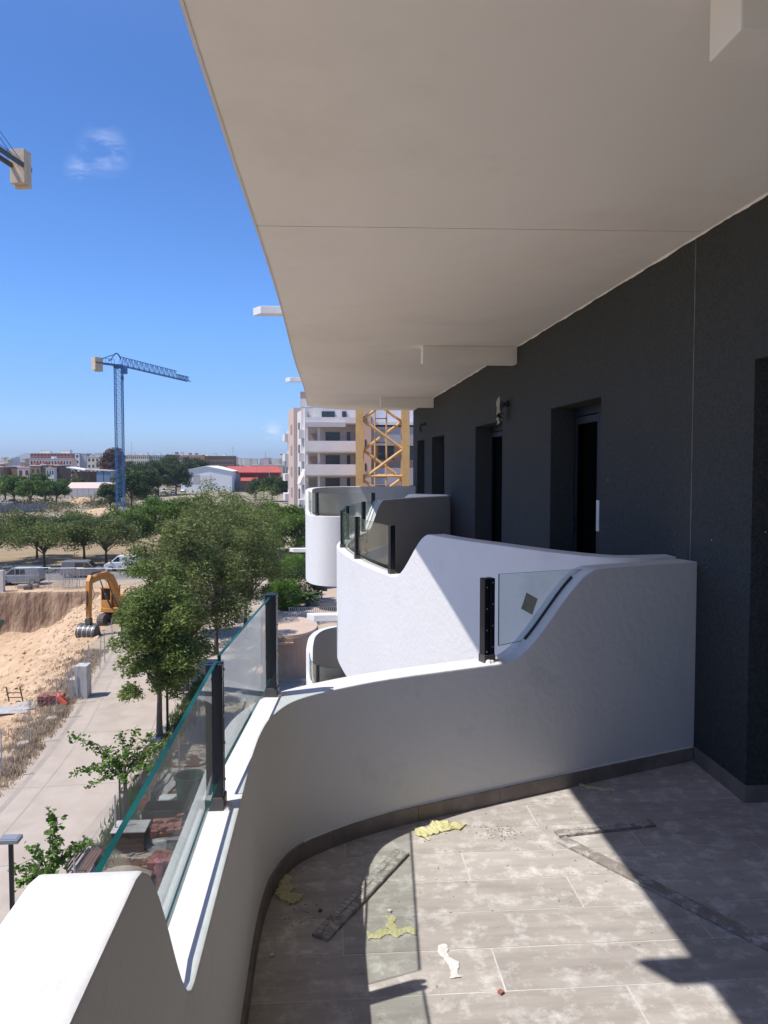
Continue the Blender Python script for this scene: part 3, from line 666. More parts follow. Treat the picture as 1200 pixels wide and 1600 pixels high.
crumple('tape_scrap', [(.125, 2.45), (.20, 2.46), (.285, 2.465)], .035, 'yellow tape scrap lying in a T shape in the glass shadow', 'tape scrap', M_TAPE, .008, 7, 9, g_t)
crumple('tape_scrap', [(.215, 2.46), (.205, 2.55)], .028, 'short upright strip of yellow tape joining the T shaped scrap', 'tape scrap', M_TAPE, .006, 4, 10, g_t)
crumple('paper_strip', [(.355, 2.385), (.375, 2.30), (.385, 2.225)], .028, 'white curled strip lying on the sunlit tiles', 'strip', M_PAPERW, .003, 5, 12)
def slab(name, p, q, w, h, label, cat, m, top=None, group=None):
    p = Vector((*p, 0)); q = Vector((*q, 0)); d = (q - p); L_ = d.length; an = math.atan2(d.y, d.x)
    r = thing(name, (p.x, p.y, FL), label, cat, group, rz=an)
    MB().box(0, L_, -w / 2, w / 2, .001, h).build('body', m, r, bevel=.0015)
    if top:
        t = MB(); rr = random.Random(int(L_ * 1e4))
        x = .01
        while x < L_ - .02:
            l = rr.uniform(.012, .028)
            for y in (-w / 4, w / 4):
                if rr.random() < .8:
                    a = rr.uniform(.7, 1); t.box(x, x + l * .8, y - w * .2 * a, y + w * .2 * a, h - .001, h + .0016)
            x += l
        o = t.build('mortar_ridges', top, r); o['kind'] = 'stuff'
    return r
slab('tile_offcut', (-.03, 2.445), (.29, 2.975), .062, .012, 'mortar ridged tile offcut lying aslant across the edge of the parapet shadow', 'tile offcut', M_OFFCUT, M_OFFBACK, 'tile offcuts on the floor')
slab('tile_offcut', (.945, 3.075), (1.385, 3.14), .05, .012, 'short tile offcut with white mortar, upper arm of the V on the floor', 'tile offcut', M_OFFCUT, M_OFFBACK, 'tile offcuts on the floor')
slab('tile_offcut', (.95, 3.03), (1.42, 2.28), .056, .012, 'long tile offcut running from the sun into the shade, lower arm of the V', 'tile offcut', M_OFFCUT, None, 'tile offcuts on the floor')
def chip(x, y, s, m, label, cat='chip'):
    an = random.uniform(0, 3); pts = [(x + s * math.cos(an + k * 1.57 + random.uniform(-.3, .3)) * random.uniform(.7, 1), y + s * math.sin(an + k * 1.57) * random.uniform(.7, 1)) for k in range(4)]
    c = (x, y, 0); o = MB().prism(ccw(pts), .001, .008).build('chip', m, off=c, loc=(x, y, FL)); tag(o, label, cat)
chip(.50, 2.15, .012, M_BRICK, 'small red brick chip on the sunlit tiles')
chip(.207, 2.58, .011, M_PAPERW, 'small white chip beside the T shaped tape')
chip(-.179, 2.367, .011, M_PAPERW, 'small pale chip in the parapet shade')
chip(-.03, 2.60, .008, M_BRICK, 'small brown chip in the shade by the slanting offcut')
crm = MB()
for i in range(420):
    c0 = random.choice([(.72, 3.12, .05), (.72, 3.12, .03), (.9, 3.0, .5), (1.1, 3.35, .3), (.6, 2.6, .5), (-.15, 2.6, .08), (1.3, 2.6, .4)])
    x, y = random.gauss(c0[0], c0[2]), random.gauss(c0[1], c0[2]); s_ = random.uniform(.0012, .0035)
    if x < -.2 or x > 1.86 or y > 3.3 + .35 * (x - .53) - .05 or y < 1.5 or (x < .3 and y > 2.7 + .5 * x): continue
    crm.box(x, x + s_ * 1.6, y, y + s_, FL + .0005, FL + s_)
crm.add([(0, 0, 0)], [])
o = crm.build('plaster_crumbs', mat('crumbs', (.25, .22, .2), .9, (.5, .48, .45), 60)); tag(o, 'plaster crumbs scattered over the tiles', kind='stuff')
#@@PART2
# ================================================================== site, street and town
def fbox(m, px0, px1, py0, py1, Y, dep, mi=0, dy=0):
    """block whose street side spans the surveyed window on the upright plane y = Y"""
    pm = (px0 + px1) / 2
    a = aty(px0, py1, Y); b = aty(px1, py0, Y); m.box(a.x, b.x, Y + dy, Y + dep, max(a.z, -.3), b.z, mi); return a.x, b.x, a.z, b.z
# ---- foliage
def leaf_mesh(name, C_, L_, aspect, m, up=.5, curl=0):
    n = len(C_); L_ = L_[:, None]
    d = rng.normal(size=(n, 3)); d[:, 2] *= .5; d[:, 2] -= .15; d /= np.linalg.norm(d, axis=1)[:, None]
    nn = rng.normal(size=(n, 3)) * (1 - up) + np.array([0, 0, up]); w = np.cross(d, nn); w /= np.linalg.norm(w, axis=1)[:, None] + 1e-9
    w *= L_ * aspect / 2; e = d * L_ / 2
    v = np.stack([C_ - e, C_ + w - e * .1, C_ + e, C_ - w - e * .1], 1).reshape(-1, 3)
    me = bpy.data.meshes.new(name); me.vertices.add(4 * n); me.vertices.foreach_set('co', v.ravel())
    me.loops.add(4 * n); me.loops.foreach_set('vertex_index', np.arange(4 * n)); me.polygons.add(n); me.polygons.foreach_set('loop_start', np.arange(0, 4 * n, 4))
    me.materials.append(m); me.update(calc_edges=True); return me
def tree_parts(r, h, zb, leaf, seed, nclump=40, per=180, ls=.14, aspect=.42, crad=.34, tr=.13, bark=None, flat=1.0, lean=(0, 0), shell=.35, fork=.35, twigs=0, droop=0, lowcut=-.55):
    """trunk mesh and crown mesh at the origin"""
    q = np.random.default_rng(seed); bark = bark or M_BARK
    ch = (h - zb) / 2; cz = zb + ch
    D = q.normal(size=(nclump, 3)); D /= np.linalg.norm(D, axis=1)[:, None]; D[:, 2] = np.where(D[:, 2] < lowcut, -D[:, 2], D[:, 2])
    rad = shell + (1 - shell) * q.random(nclump) ** .5
    rad *= 1 + .22 * np.sin(D[:, 0] * 4 + seed) * np.cos(D[:, 1] * 3 + seed * 2)
    cc = D * rad[:, None] * np.array([r * .86, r * .86, ch * .86 * flat]) + np.array([lean[0], lean[1], cz])
    cr = r * crad * (0.6 + .6 * q.random(nclump))
    pts = []
    for c, k in zip(cc, cr):
        m_ = int(per * (k / (r * crad)) ** 1.6); g_ = q.normal(size=(m_, 3)); g_ /= np.linalg.norm(g_, axis=1)[:, None] + 1e-9
        g_ *= (q.random(m_) ** .45)[:, None] * k * np.array([1, 1, .62]); g_[:, 2] -= droop * (g_[:, 0] ** 2 + g_[:, 1] ** 2) / max(k, .01)
        pts.append(c + g_)
    P = np.concatenate(pts); L_ = ls * (.6 + .8 * q.random(len(P)))
    me = leaf_mesh('crown', P, L_, aspect, leaf)
    tm = MB(); fz = zb + (h - zb) * fork * .6; top = Vector((lean[0] * .4, lean[1] * .4, fz))
    tm.tube([(0, 0, -.05), (.05 * tr, 0, fz * .35), (lean[0] * .2 + .03, lean[1] * .2, fz * .7), top], [tr * 1.25, tr, tr * .85, tr * .75], 8)
    idx = np.argsort(-cr)[:max(8, nclump // 2)]
    for i in idx:
        c = Vector(cc[i]); st = top * (0.72 + .28 * q.random()) if c.z > top.z else top
        mid = st.lerp(c, .5) + Vector((q.normal() * .1 * r, q.normal() * .1 * r, .12 * r)); tm.tube([st, mid, c], [tr * .42, tr * .25, tr * .07], 5, cap=False)
        for _ in range(twigs):
            e = c + Vector(q.normal(size=3)) * float(cr[i]) * .9; tm.tube([mid.lerp(c, .6), e], [tr * .09, tr * .03], 3, cap=False)
    return tm, me, bark
def tree(name, label, x, y, parts, group=None, s=1.0, rz=0.0, cat='tree', sz=None):
    tm, me, bark = parts
    r = thing(name, (x, y, float(height(np.array(x), np.array(y)))), label, cat, group, rz)
    if isinstance(tm, MB): tr_o = tm.build('trunk', bark, r, smooth=True)
    else: tr_o = bpy.data.objects.new('trunk', tm); COL.objects.link(tr_o); tr_o.parent = r
    c = bpy.data.objects.new('crown', me); COL.objects.link(c); c.parent = r
    r.scale = (s, s, sz or s); return r, (tr_o.data, me, bark)
# row of tipu trees beside the promenade
g_row = 'feathery trees along the promenade'
row = [(-7.75, 35.5, 8.7, 2.65, .9, M_LEAF_A, 11, 95, 330, 'nearest feathery tree, dark green, its drooping crown over the promenade'),
       (-7.8, 42.5, 10.4, 3.5, 1.1, M_LEAF_B, 12, 80, 300, 'second feathery tree from the glass rail, yellowish olive crown'),
       (-7.3, 50.5, 12.6, 4.3, 1.3, M_LEAF_B, 13, 85, 300, 'tallest olive green tree, its top reaching the white warehouse'),
       (-7.2, 60.5, 11.6, 4.2, 1.8, M_LEAF_A, 14, 70, 260, 'feathery tree fourth along the promenade, right of the tallest one'),
       (-7.0, 71, 10.2, 3.6, 1.8, M_LEAF_B, 15, 50, 240, 'far feathery tree at the end of the promenade beside the hedges'),
       (-10.3, 56, 9.0, 2.3, 1.6, M_LEAF_A, 16, 60, 260, 'feathery tree standing just behind the excavator'),
       (-9.3, 46.5, 9.2, 2.5, 1.2, M_LEAF_B, 17, 60, 270, 'feathery tree between the nearest tree and the tallest one, on their left'),
       (-5.9, 55.0, 9.6, 3.0, 1.2, M_LEAF_A, 18, 60, 260, 'feathery tree right of the tallest one, above the paved path')]
for x, y, h, r, zb, lf, sd_, nc, per, lab in row:
    tree('tipu_tree', lab, x, y, tree_parts(r, h, zb, lf, sd_, nc, int(per * 1.45), .19, .33, .27, .13, twigs=3, shell=.2, droop=.5, lowcut=-.95), g_row)
# parking row and trees behind
pk = tree_parts(4.9, 6.6, 1.5, M_LEAF_B, 31, 75, 260, .26, .4, .30, .16, fork=.3, flat=.95)
labs = ['small crowned acacia at the left frame edge above the vans', 'acacia behind the blue grey van', 'acacia between the first and second vans', 'acacia directly behind the dark silver van', 'acacia whose trunk rises beside the white van']
proto = None
for i, ((ppx, ppy), s_) in enumerate(zip([(-6, 884), (44, 877), (79, 886), (126, 876), (166, 884)], [1.0, .85, .98, .95, .92])):
    p = atz(ppx, ppy); p.y += (0, 3, -2, 1.5, 0)[i]
    t, pr_ = tree('acacia_tree', labs[i], p.x, p.y, pk if proto is None else proto, 'acacias along the street', s_, i * 1.3)
    proto = pr_
bigc = tree_parts(4.6, 8.2, 1.6, M_LEAF_C, 33, 46, 330, .30, .5, .32, .2); proto = None
for i, (ppx, y, s_, lab) in enumerate([(208, 104, .86, 'bright green rounded tree behind the white van'), (252, 112, .95, 'bright green rounded tree in the middle of the treetops'), (300, 108, .98, 'bright green tree left behind the tallest olive tree'),
        (352, 100, .9, 'bright green tree hidden behind the tallest olive tree'), (436, 100, .93, 'bright green leafy tree right of the bare grey tree'), (463, 92, .80, 'green tree touching the white balcony edge')]):
    p = aty(ppx, 760, y); t, pr_ = tree('leafy_tree', lab, p.x, y, bigc if proto is None else proto, 'bright green round trees', s_, i * 2.1); proto = pr_
dk = tree_parts(5.5, 10, 1.0, M_LEAF_D, 35, 40, 260, .50, .6, .34, .25); proto = None
for i, (ppx, y, s_, lab) in enumerate([(172, 205, .7, 'dark shrubby tree left of the blue crane mast'), (205, 218, 1.0, 'dark tree just right of the blue crane mast'), (228, 235, 1.05, 'dark tree second right of the blue crane mast'),
        (212, 290, 1.25, 'dark tree behind the blue crane'), (247, 300, 1.3, 'dark tree before the long beige block'), (275, 310, 1.2, 'dark tree left of the white warehouse'), (262, 400, 1.6, 'farthest dark tree before the beige block'),
        (302, 420, 1.5, 'dark tree behind the white warehouse'), (425, 250, .8, 'dark tree beside the red roofed shed'), (452, 240, .85, 'dark tree by the tall pole near the apartment block'), (400, 262, .7, 'small dark tree before the red roofed shed')]):
    p = aty(ppx, 760, y); t, pr_ = tree('dark_tree', lab, p.x, y, dk if proto is None else proto, 'dark trees around the crane', s_, i * 1.7); proto = pr_
proto = None
for i, (ppx, y, s_, lab) in enumerate([(8, 245, 1.0, 'green tree by the parked cars at the left frame edge'), (22, 238, 1.05, 'rounded green tree before the brown brick house'), (48, 232, .9, 'green tree beside the left light pole'), (70, 240, .85, 'green tree between the two light poles'),
        (88, 246, .8, 'low green tree right of the light poles'), (60, 330, 1.0, 'green tree against the brown house wall'), (122, 330, .75, 'bright bush by the blue shed'), (98, 330, .7, 'dark bush left of the blue shed')]):
    p = aty(ppx, 760, y); sc = tree_parts(5, 9, .8, M_LEAF_C, 36, 34, 240, .5, .6, .34, .25) if proto is None else proto
    t, proto = tree('garden_tree', lab, p.x, y, sc, 'trees before the brown houses', s_, i * 1.1)
t, _ = tree('cypress', 'rust brown dead conifer beside the blue crane mast', aty(176, 760, 420).x, 420, tree_parts(7, 22, 1, mat('leaf_rust', (.15, .07, .04), .8, (.10, .06, .035), .4, island=.3), 38, 40, 200, .9, .6, .4, .4))
t, _ = tree('bare_tree', 'greyish half bare tree right of the tallest olive tree', aty(398, 760, 118).x, 118, tree_parts(4.6, 9.0, 1.2, M_LEAF_F, 39, 34, 45, .25, .35, .35, .2, bark=mat('pale_bark', (.22, .19, .16), .9), twigs=9))
# ---- shrubs and hedges
def bush(name, label, x, y, r, h, leaf, seed, n=5200, ls=.13, cat='hedge', rx=1.0, group=None):
    q = np.random.default_rng(seed); D = q.normal(size=(n, 3)); D /= np.linalg.norm(D, axis=1)[:, None]
    rr = (.72 + .28 * q.random(n)) * (1 + .10 * np.sin(D[:, 0] * 6 + seed) * np.sin(D[:, 1] * 5) + .06 * np.sin(D[:, 2] * 9)); P = D * rr[:, None] * np.array([r * rx, r, h * .55]); P[:, 2] += h * .45; P = P[P[:, 2] > .02]
    me = leaf_mesh('leaves', P, ls * (.6 + .8 * q.random(len(P))), .5, leaf)
    o = thing(name, (x, y, 0), label, cat, group); c = bpy.data.objects.new('leaves', me); COL.objects.link(c); c.parent = o
    MB().tube([(0, 0, 0), (0, 0, h * .5)], [.08, .03], 5).build('stem', M_BARK, o); return o
for i, (ppx, ppy, r, h, lf, n, lab) in enumerate([(448, 952, 1.35, 2.6, M_LEAF_H, 8000, 'light green clipped hedge mound nearest the round turret'), (432, 945, 1.2, 2.0, M_LEAF_H, 5200, 'low light green hedge at the promenade edge'),
        (478, 940, 1.6, 3.4, M_LEAF_D, 8000, 'dark dense round shrub behind the white railing'), (440, 918, 1.5, 2.2, M_LEAF_C, 5200, 'mid green hedge behind the light green mound'), (458, 903, 1.8, 2.6, M_LEAF_H, 6000, 'bright hedge beside the lower drain spout'),
        (475, 895, 1.7, 2.8, M_LEAF_C, 5200, 'farthest bright shrub against the third balcony'), (383, 892, 1.6, 2.0, M_LEAF_D, 4500, 'dark low shrubs at the end of the promenade'), (497, 918, 1.2, 2.6, M_LEAF_D, 5200, 'dark shrub tucked under the third balcony')]):
    p = atz(ppx, ppy); bush('hedge', lab, p.x, p.y, r, h, lf, 50 + i, n, .15)
pc = atz(482, 947); pr0 = thing('cycad', (pc.x, pc.y, 0), 'spiky cycad palm in front of the dark round shrub', 'palm'); MB().tube([(0, 0, 0), (0, 0, .8)], [.22, .18], 8).build('trunk', M_BARK, pr0)
for k in range(26):
    a = k * 2.4; el = random.uniform(.1, 1.1); L_ = random.uniform(1.0, 1.5); fr = MB(); prv = None
    for t in np.linspace(0, 1, 7):
        rr = L_ * t * math.cos(el * (1 - t * .6)); z = .8 + L_ * (math.sin(el) * t - .55 * t * t); w = .16 * math.sin(math.pi * min(1, t * .95 + .05)) + .01
        c = Vector((rr * math.cos(a), rr * math.sin(a), z)); s_ = Vector((-math.sin(a), math.cos(a), 0)) * w
        cur = [c - s_ - Vector((0, 0, .03)), c, c + s_ - Vector((0, 0, .03))]
        if prv: fr.add(prv + cur, [(0, 3, 4, 1), (1, 4, 5, 2)])
        prv = cur
    fr.build('frond', M_LEAF_D, pr0)
# ---- young mulberry trees with stakes
def young(x, y, h, rad, seed, lab, stakes, branches):
    q = random.Random(seed); r = thing('young_tree', (x, y, 0), lab, 'tree', 'young trees beside the benches')
    tm = MB(); tm.tube([(0, 0, 0), (.02, 0, h * .3), (.0, .02, h * .52)], [.05, .045, .035], 7); C_ = []
    for (bx_, by_, bz) in branches:
        st = Vector((0, .02, h * .5)); e = Vector((bx_ * rad, by_ * rad, bz * h)); mid = st.lerp(e, .5) + Vector((0, 0, .12 * h)); tm.tube([st, mid, e], [.022, .013, .004], 5, cap=False)
        for k in range(80):
            t = q.uniform(.25, 1.05); c = (st * (1 - t) ** 2 + mid * 2 * t * (1 - t) + e * t * t) + Vector((q.gauss(0, .08), q.gauss(0, .08), q.gauss(-.03, .07))); C_.append(c)
    C_ = np.array(C_); me = leaf_mesh('crown', C_, .16 * (.6 + .7 * np.random.default_rng(seed).random(len(C_))), .58, M_LEAF_E, up=.35)
    tm.build('trunk', M_BARK2, r, smooth=True); c = bpy.data.objects.new('crown', me); COL.objects.link(c); c.parent = r
    if stakes:
        for sx in (-.12, .10): MB().tube([(sx, -.1, 0), (sx, -.1, 1.95)], .035, 6).build('stake', M_BARK2, r)
        MB().box(-.14, .12, -.125, -.075, 1.35, 1.42).build('crosspiece', M_BARK2, r)
young(-7.28, 20.2, 3.3, 1.0, 3, 'nearest young tree, light green, beside the grey street lamp', False,
      [(-.95, .1, .60), (-.7, -.3, .52), (-.6, .4, .72), (.15, .2, .98), (.3, -.1, .82), (.95, .2, .78), (.6, .5, .68), (.2, -.4, .62), (-.3, -.5, .60), (.05, .1, 1.05)])
young(-6.95, 26.3, 3.6, 1.75, 5, 'wider young tree with two wooden stakes, second from the street lamp', True,
      [(-.95, .0, .93), (-.75, .1, .85), (-.9, -.1, .60), (-.8, .3, .55), (-.55, -.3, .50), (-.4, .3, .75), (-.1, .2, .92), (.1, -.1, .80), (.5, .2, .90), (.9, .1, .88), (1.0, .5, .84), (.6, -.3, .66), (.3, .4, .60), (.1, -.4, .55), (-.2, .1, .66), (.2, .3, .93), (-.3, -.2, .70), (.45, .5, .74)])
# ---- site boundary fence on the left of the promenade
posts_px = [(3, 1216), (45, 1163), (88, 1124), (113, 1100), (131, 1086), (140, 1060), (156, 1046), (164, 1036), (176, 1012), (190, 990)]
fp = [atz(*p) for p in posts_px]; fr = thing('wire_fence', (fp[0].x, fp[0].y, 0), 'thin steel wire fence between the promenade and the excavation', 'fence')
pm = MB().tube([(0, 0, 0), (0, 0, 2.0)], .028, 6).build('post', M_GALV, fr)
for i, p in enumerate(fp):
    o = pm if i == 0 else inst(pm, fr); o.location = (p.x - fp[0].x, p.y - fp[0].y, 0); o.rotation_euler = (random.uniform(-.04, .04), random.uniform(-.05, .05), 0)
    if i in (1, 2, 5): MB().lathe([(.001, .16), (.24, .14), (.3, 0)], 7).build('concrete_foot', M_CONC, fr, loc=(p.x - fp[0].x - .2, p.y - fp[0].y - .1, 0))
wr = MB()
for a, b in zip(fp[:-1], fp[1:]):
    for z in np.arange(.1, 1.95, .2): wr.bar((a.x, a.y, z), (b.x, b.y, z + random.uniform(-.03, .03)), .004)
    d = (b - a); n_ = max(2, int(d.length / .45))
    for k in range(n_): q_ = a + d * (k / n_); wr.bar((q_.x, q_.y, .08), (q_.x, q_.y, 1.9), .004)
wr.build('wire', M_GALV, fr, off=(fp[0].x, fp[0].y, 0))['kind'] = 'stuff'
p = atz(120, 1092); pr_ = MB()
# concrete block with stepped side, leaning bars
blk = thing('concrete_block', (p.x, p.y, 0), 'stepped white concrete block beside the wire fence', 'concrete block')
MB().box(-.10, .55, 0, .75, 0, 1.75).build('tall_block', mat('precast', (.56, .54, .50), .9, (.46, .44, .41), 2), blk, bevel=.02)
MB().box(-.45, -.105, .05, .7, 0, 1.02).build('low_block', M_CONC, blk, bevel=.02)
for a, b in (((-.6, -.25, 0), (-.2, -.1, 1.7)), ((-.1, -.3, 0), (.2, -.15, 1.8)), ((-.5, -.2, 1.6), (.1, -.25, .1))):
    MB().bar(a, b, .05).build('prop', M_GALV, blk)
# brick pallet, rubble, bars, boards near the fence
def brick_pile(name, loc, nx_, ny_, nz, label, bs=(.24, .115, .09), rz=0, group=None, pal=True):
    r = thing(name, (loc[0], loc[1], 0), label, 'brick pallet', group, rz); b0 = None; zb = .12 if pal else 0
    if pal:
        s0 = None
        for k in range(5):
            o = MB().box(-.02, nx_ * bs[0] + .02, -.05, .05, .09, .115).build('pallet_slat', M_WOODB, r) if s0 is None else inst(s0, r); s0 = s0 or o; o.location = (0, .05 + k * (ny_ * bs[1] - .1) / 4, 0)
        for xx in (0, nx_ * bs[0] / 2 - .05, nx_ * bs[0] - .1): MB().box(xx, xx + .1, 0, ny_ * bs[1], 0, .088).build('pallet_block', M_WOODB, r)
    for k in range(nz):
        for i in range(nx_):
            for j in range(ny_):
                if 0 < i < nx_ - 1 and 0 < j < ny_ - 1 and k < nz - 1: continue
                if b0 is None: b0 = MB().box(.008, bs[0] - .008, .006, bs[1] - .006, 0, bs[2] - .006).build('brick', M_BRICK, r); o = b0
                else: o = inst(b0, r)
                o.location = (i * bs[0] + random.uniform(-.012, .012), j * bs[1] + random.uniform(-.008, .008), zb + k * bs[2]); o.rotation_euler = (0, 0, random.uniform(-.05, .05))
                if k == nz - 1 and random.random() < .22: o.location.z -= bs[2] * .0; o.location.x += .09; o.rotation_euler = (0, 0, random.uniform(-.5, .5)); o.location.z += bs[2] * (random.random() < .5)
    return r
p = atz(58, 1106); brick_pile('brick_stack', (p.x, p.y), 5, 7, 5, 'stack of red bricks on a pallet beside the site fence', rz=.1)
p = atz(103, 1104); q_ = MB(); q_.tube([(0, 0, .1), (-.35, .1, .45), (-.5, .3, .55)], [.16, .2, .12], 7); tag(q_.build('plastic_barrier', M_REDP, loc=p), 'bright orange plastic piece leaning on the brick stack', 'barrier')
p = atz(28, 1096); lad = thing('steel_trestle', (p.x, p.y, 0), 'rusty steel trestle standing on the earth left of the bricks', 'trestle')
for x_ in (-.45, .25): MB().bar((x_, 0, 0), (x_ - .2, .15, .75), .05).build('leg', M_RUST, lad)
for z in (.2, .45): MB().bar((-.5 - z * .1, .05, z), (.2 - z * .15, .05, z), .04).build('crossbar', M_RUST, lad)
for i, (ppx, ppy, w, l, an, lab) in enumerate([(18, 1110, 1.6, 1.3, .1, 'pale plywood sheet lying on the earth by the trestle'), (42, 1104, .8, 1.4, .5, 'grey plank lying beside the pale plywood sheet')]):
    p = atz(ppx, ppy); tag(MB().box(-w / 2, w / 2, -l / 2, l / 2, .03, .06).build('plywood_sheet', mat('pale_board', (.50, .47, .44), .8, (.38, .35, .32), 3), loc=p), lab, 'board').rotation_euler = (0, .02, an)
rb = MB()
rr = random.Random(4)
for i in range(1500):
    y = rr.uniform(34, 72); x = float(edge_x(y)) - 1.0 - abs(rr.gauss(0, 5)); s_ = rr.uniform(.05, .2) * (1 if rr.random() < .9 else 1.8)
    z = float(height(np.array(x), np.array(y))); vs = [(x + s_ * (a + rr.uniform(-.3, .3)), y + s_ * (b + rr.uniform(-.3, .3)), z + s_ * (c + rr.uniform(-.2, .2)) * .6) for a, b, c in ((-1, 0, 0), (0, -1, 0), (1, 0, 0), (0, 1, 0), (0, 0, 1))]
    rb.add(vs, [(0, 1, 4), (1, 2, 4), (2, 3, 4), (3, 0, 4)])
tag(rb.build('rubble', M_SAND), 'loose earth clods and stones on the sandy slope', kind='stuff')
# dry weeds along the fence, green weeds on the garden side
def tufts(name, m, spots, label, hgt, n_each=26):
    v = []; f = []; q = random.Random(9)
    for (x, y, s_) in spots:
        z = float(height(np.array(x), np.array(y)))
        for _ in range(n_each):
            a = q.uniform(0, 6.28); b = q.uniform(0, s_); bx_, by_ = x + b * math.cos(a), y + b * math.sin(a); h = hgt * q.uniform(.4, 1.2); l = q.uniform(-.5, .5) * h; l2 = q.uniform(-.5, .5) * h; w = .02
            o = len(v); v += [(bx_ - w, by_, z), (bx_ + w, by_, z), (bx_ + l, by_ + l2, z + h)]; f.append((o, o + 1, o + 2))
    o = MB().add(v, f).build(name, m); tag(o, label, kind='stuff')
q = random.Random(12); sp_ = []
for _ in range(620):
    y = q.uniform(29, 52); sp_.append((float(edge_x(y)) - abs(q.gauss(.5, .75)) + .1, y, .35))
tufts('dry_weeds', M_DRYW, sp_, 'brown dry weeds growing along the site fence', .22)
sp_ = [(q.gauss(-7.1, .25), q.uniform(24, 45), .35) for _ in range(330)]
tufts('green_weeds', M_GRASS, sp_, 'green weeds at the foot of the trees and benches', .3)
# ---- street lamp, pole, benches, bins and building material below the glass rail
lp = thing('street_lamp', (-7.42, 18.2, 0), 'flat headed grey street lamp on a thin dark pole by the promenade', 'street lamp')
MB().box(-.045, .045, -.045, .045, 0, 3.70).build('pole', M_BLACK, lp, bevel=.006)
MB().box(-.22, .22, -.16, .16, 3.70, 3.80).build('lamp_head', mat('grey_lamp', (.22, .23, .25), .5), lp, bevel=.012)
MB().box(-.17, .17, -.12, .12, 3.801, 3.812).build('top_plate', M_GALV, lp); MB().box(-.12, .12, -.12, .12, 0, .02).build('base_plate', M_GALV, lp)
lp2 = thing('street_lamp', (*atz(262, 1146).xy, 0), 'dark lamp pole standing beside the trunk of the nearest feathery tree', 'street lamp')
MB().box(-.05, .05, -.05, .05, 0, 3.7).build('pole', M_BLACK, lp2, bevel=.006); MB().box(-.22, .22, -.16, .16, 3.7, 3.8).build('lamp_head', MATS['grey_lamp'], lp2)
def bench(x, y, rz, lab):
    r = thing('park_bench', (x, y, 0), lab, 'bench', 'wooden benches along the promenade', rz); s0 = None
    for k in range(5):
        o = inst(s0, r) if s0 else MB().box(-.85, .85, -.042, .042, .43, .46).build('seat_slat', M_WOODB, r, bevel=.006); s0 = s0 or o; o.location = (0, -.2 + k * .10, 0)
    s0 = None
    for k in range(3):
        o = inst(s0, r) if s0 else MB().box(-.85, .85, -.014, .014, -.04, .04).build('back_slat', M_WOODB, r, bevel=.006); s0 = s0 or o; o.location = (0, .27 + k * .02, .56 + k * .11)
    for sx in (-.75, .75):
        MB().bar((sx, -.22, 0), (sx, -.22, .60), .035).bar((sx, .25, 0), (sx, .33, .86), .035).bar((sx, -.24, .60), (sx, .28, .60), .03).bar((sx, -.22, .41), (sx, .25, .41), .035).build('leg_frame', M_STEELD, r)
bench(-7.33, 23.4, R(88), 'wooden slatted bench next to the nearest young tree'); bench(-6.75, 29.2, R(92), 'wooden slatted bench beyond the staked young tree'); bench(-6.55, 33.4, R(90), 'wooden slatted bench near the nearest feathery tree')
# wire fence of the storage area
gp_ = [(-7.35, 19.0), (-7.2, 21.9), (-6.9, 25.0), (-6.5, 28.0), (-6.1, 31.5), (-5.9, 35.0), (-5.5, 39)]
f2 = thing('mesh_fence', (gp_[0][0], gp_[0][1], 0), 'light wire mesh fence around the material yard behind the benches', 'fence'); wr = MB()
pm = MB().tube([(0, 0, 0), (0, 0, 1.8)], .03, 6).build('post', M_GALV, f2)
for i, p in enumerate(gp_):
    o = pm if i == 0 else inst(pm, f2); o.location = (p[0] - gp_[0][0], p[1] - gp_[0][1], 0)
for a, b in zip(gp_[:-1], gp_[1:]):
    L_ = math.dist(a, b)
    for z in np.arange(.08, 1.8, .10): wr.bar((*a, z), (*b, z), .004)
    for t in np.arange(0, 1, .10 / L_): wr.bar((a[0] + (b[0] - a[0]) * t, a[1] + (b[1] - a[1]) * t, .05), (a[0] + (b[0] - a[0]) * t, a[1] + (b[1] - a[1]) * t, 1.8), .003)
wr.build('wire_mesh', M_GALV, f2, off=(*gp_[0], 0))['kind'] = 'stuff'
p = atz(296, 1252); bn = thing('waste_container', (p.x, p.y, 0), 'dark green round waste container seen through the nearest glass pane', 'container')
MB().lathe([(.0, 0), (.42, 0), (.5, .9), (.56, .92), (.56, 1.0), (.50, 1.0), (.48, .95), (.38, .1), (0, .1)], 24).build('body', M_GREENB, bn, smooth=False)
for a in (0, 2.1, 4.2): MB().tube([(.52 * math.cos(a), .52 * math.sin(a), .7), (.6 * math.cos(a), .6 * math.sin(a), .8), (.54 * math.cos(a), .54 * math.sin(a), .9)], .02, 5).build('handle', M_STEELD, bn)
def sack(name, x, y, r, h, m, lab, cat, seed=0):
    q = random.Random(seed); mb = MB(); n = 12; rows = 7; vs = []
    for i in range(rows):
        t = i / (rows - 1); rr_ = r * (1 - .25 * t ** 3) * (1 if t < 1 else .0); z = h * t
        for k in range(n): a = 6.283 * k / n; s_ = 1 + q.uniform(-.13, .13); vs.append((rr_ * s_ * math.cos(a), rr_ * s_ * .9 * math.sin(a), z + q.uniform(-.05, .05) * h * (0 < i)))
    mb.add(vs, [(i * n + k, i * n + (k + 1) % n, (i + 1) * n + (k + 1) % n, (i + 1) * n + k) for i in range(rows - 1) for k in range(n)])
    return tag(mb.build(name, m, smooth=True, loc=(x, y, 0)), lab, cat)
p = atz(262, 1330); brick_pile('brick_stack', (p.x - .55, p.y), 4, 8, 6, 'red bricks on a pallet half wrapped in plastic, below the glass rail', rz=.12)
sack('plastic_wrap', p.x + .0, p.y + .55, .88, .50, M_PLAST, 'crumpled clear plastic wrap torn open round the red bricks', 'plastic wrap', 3)
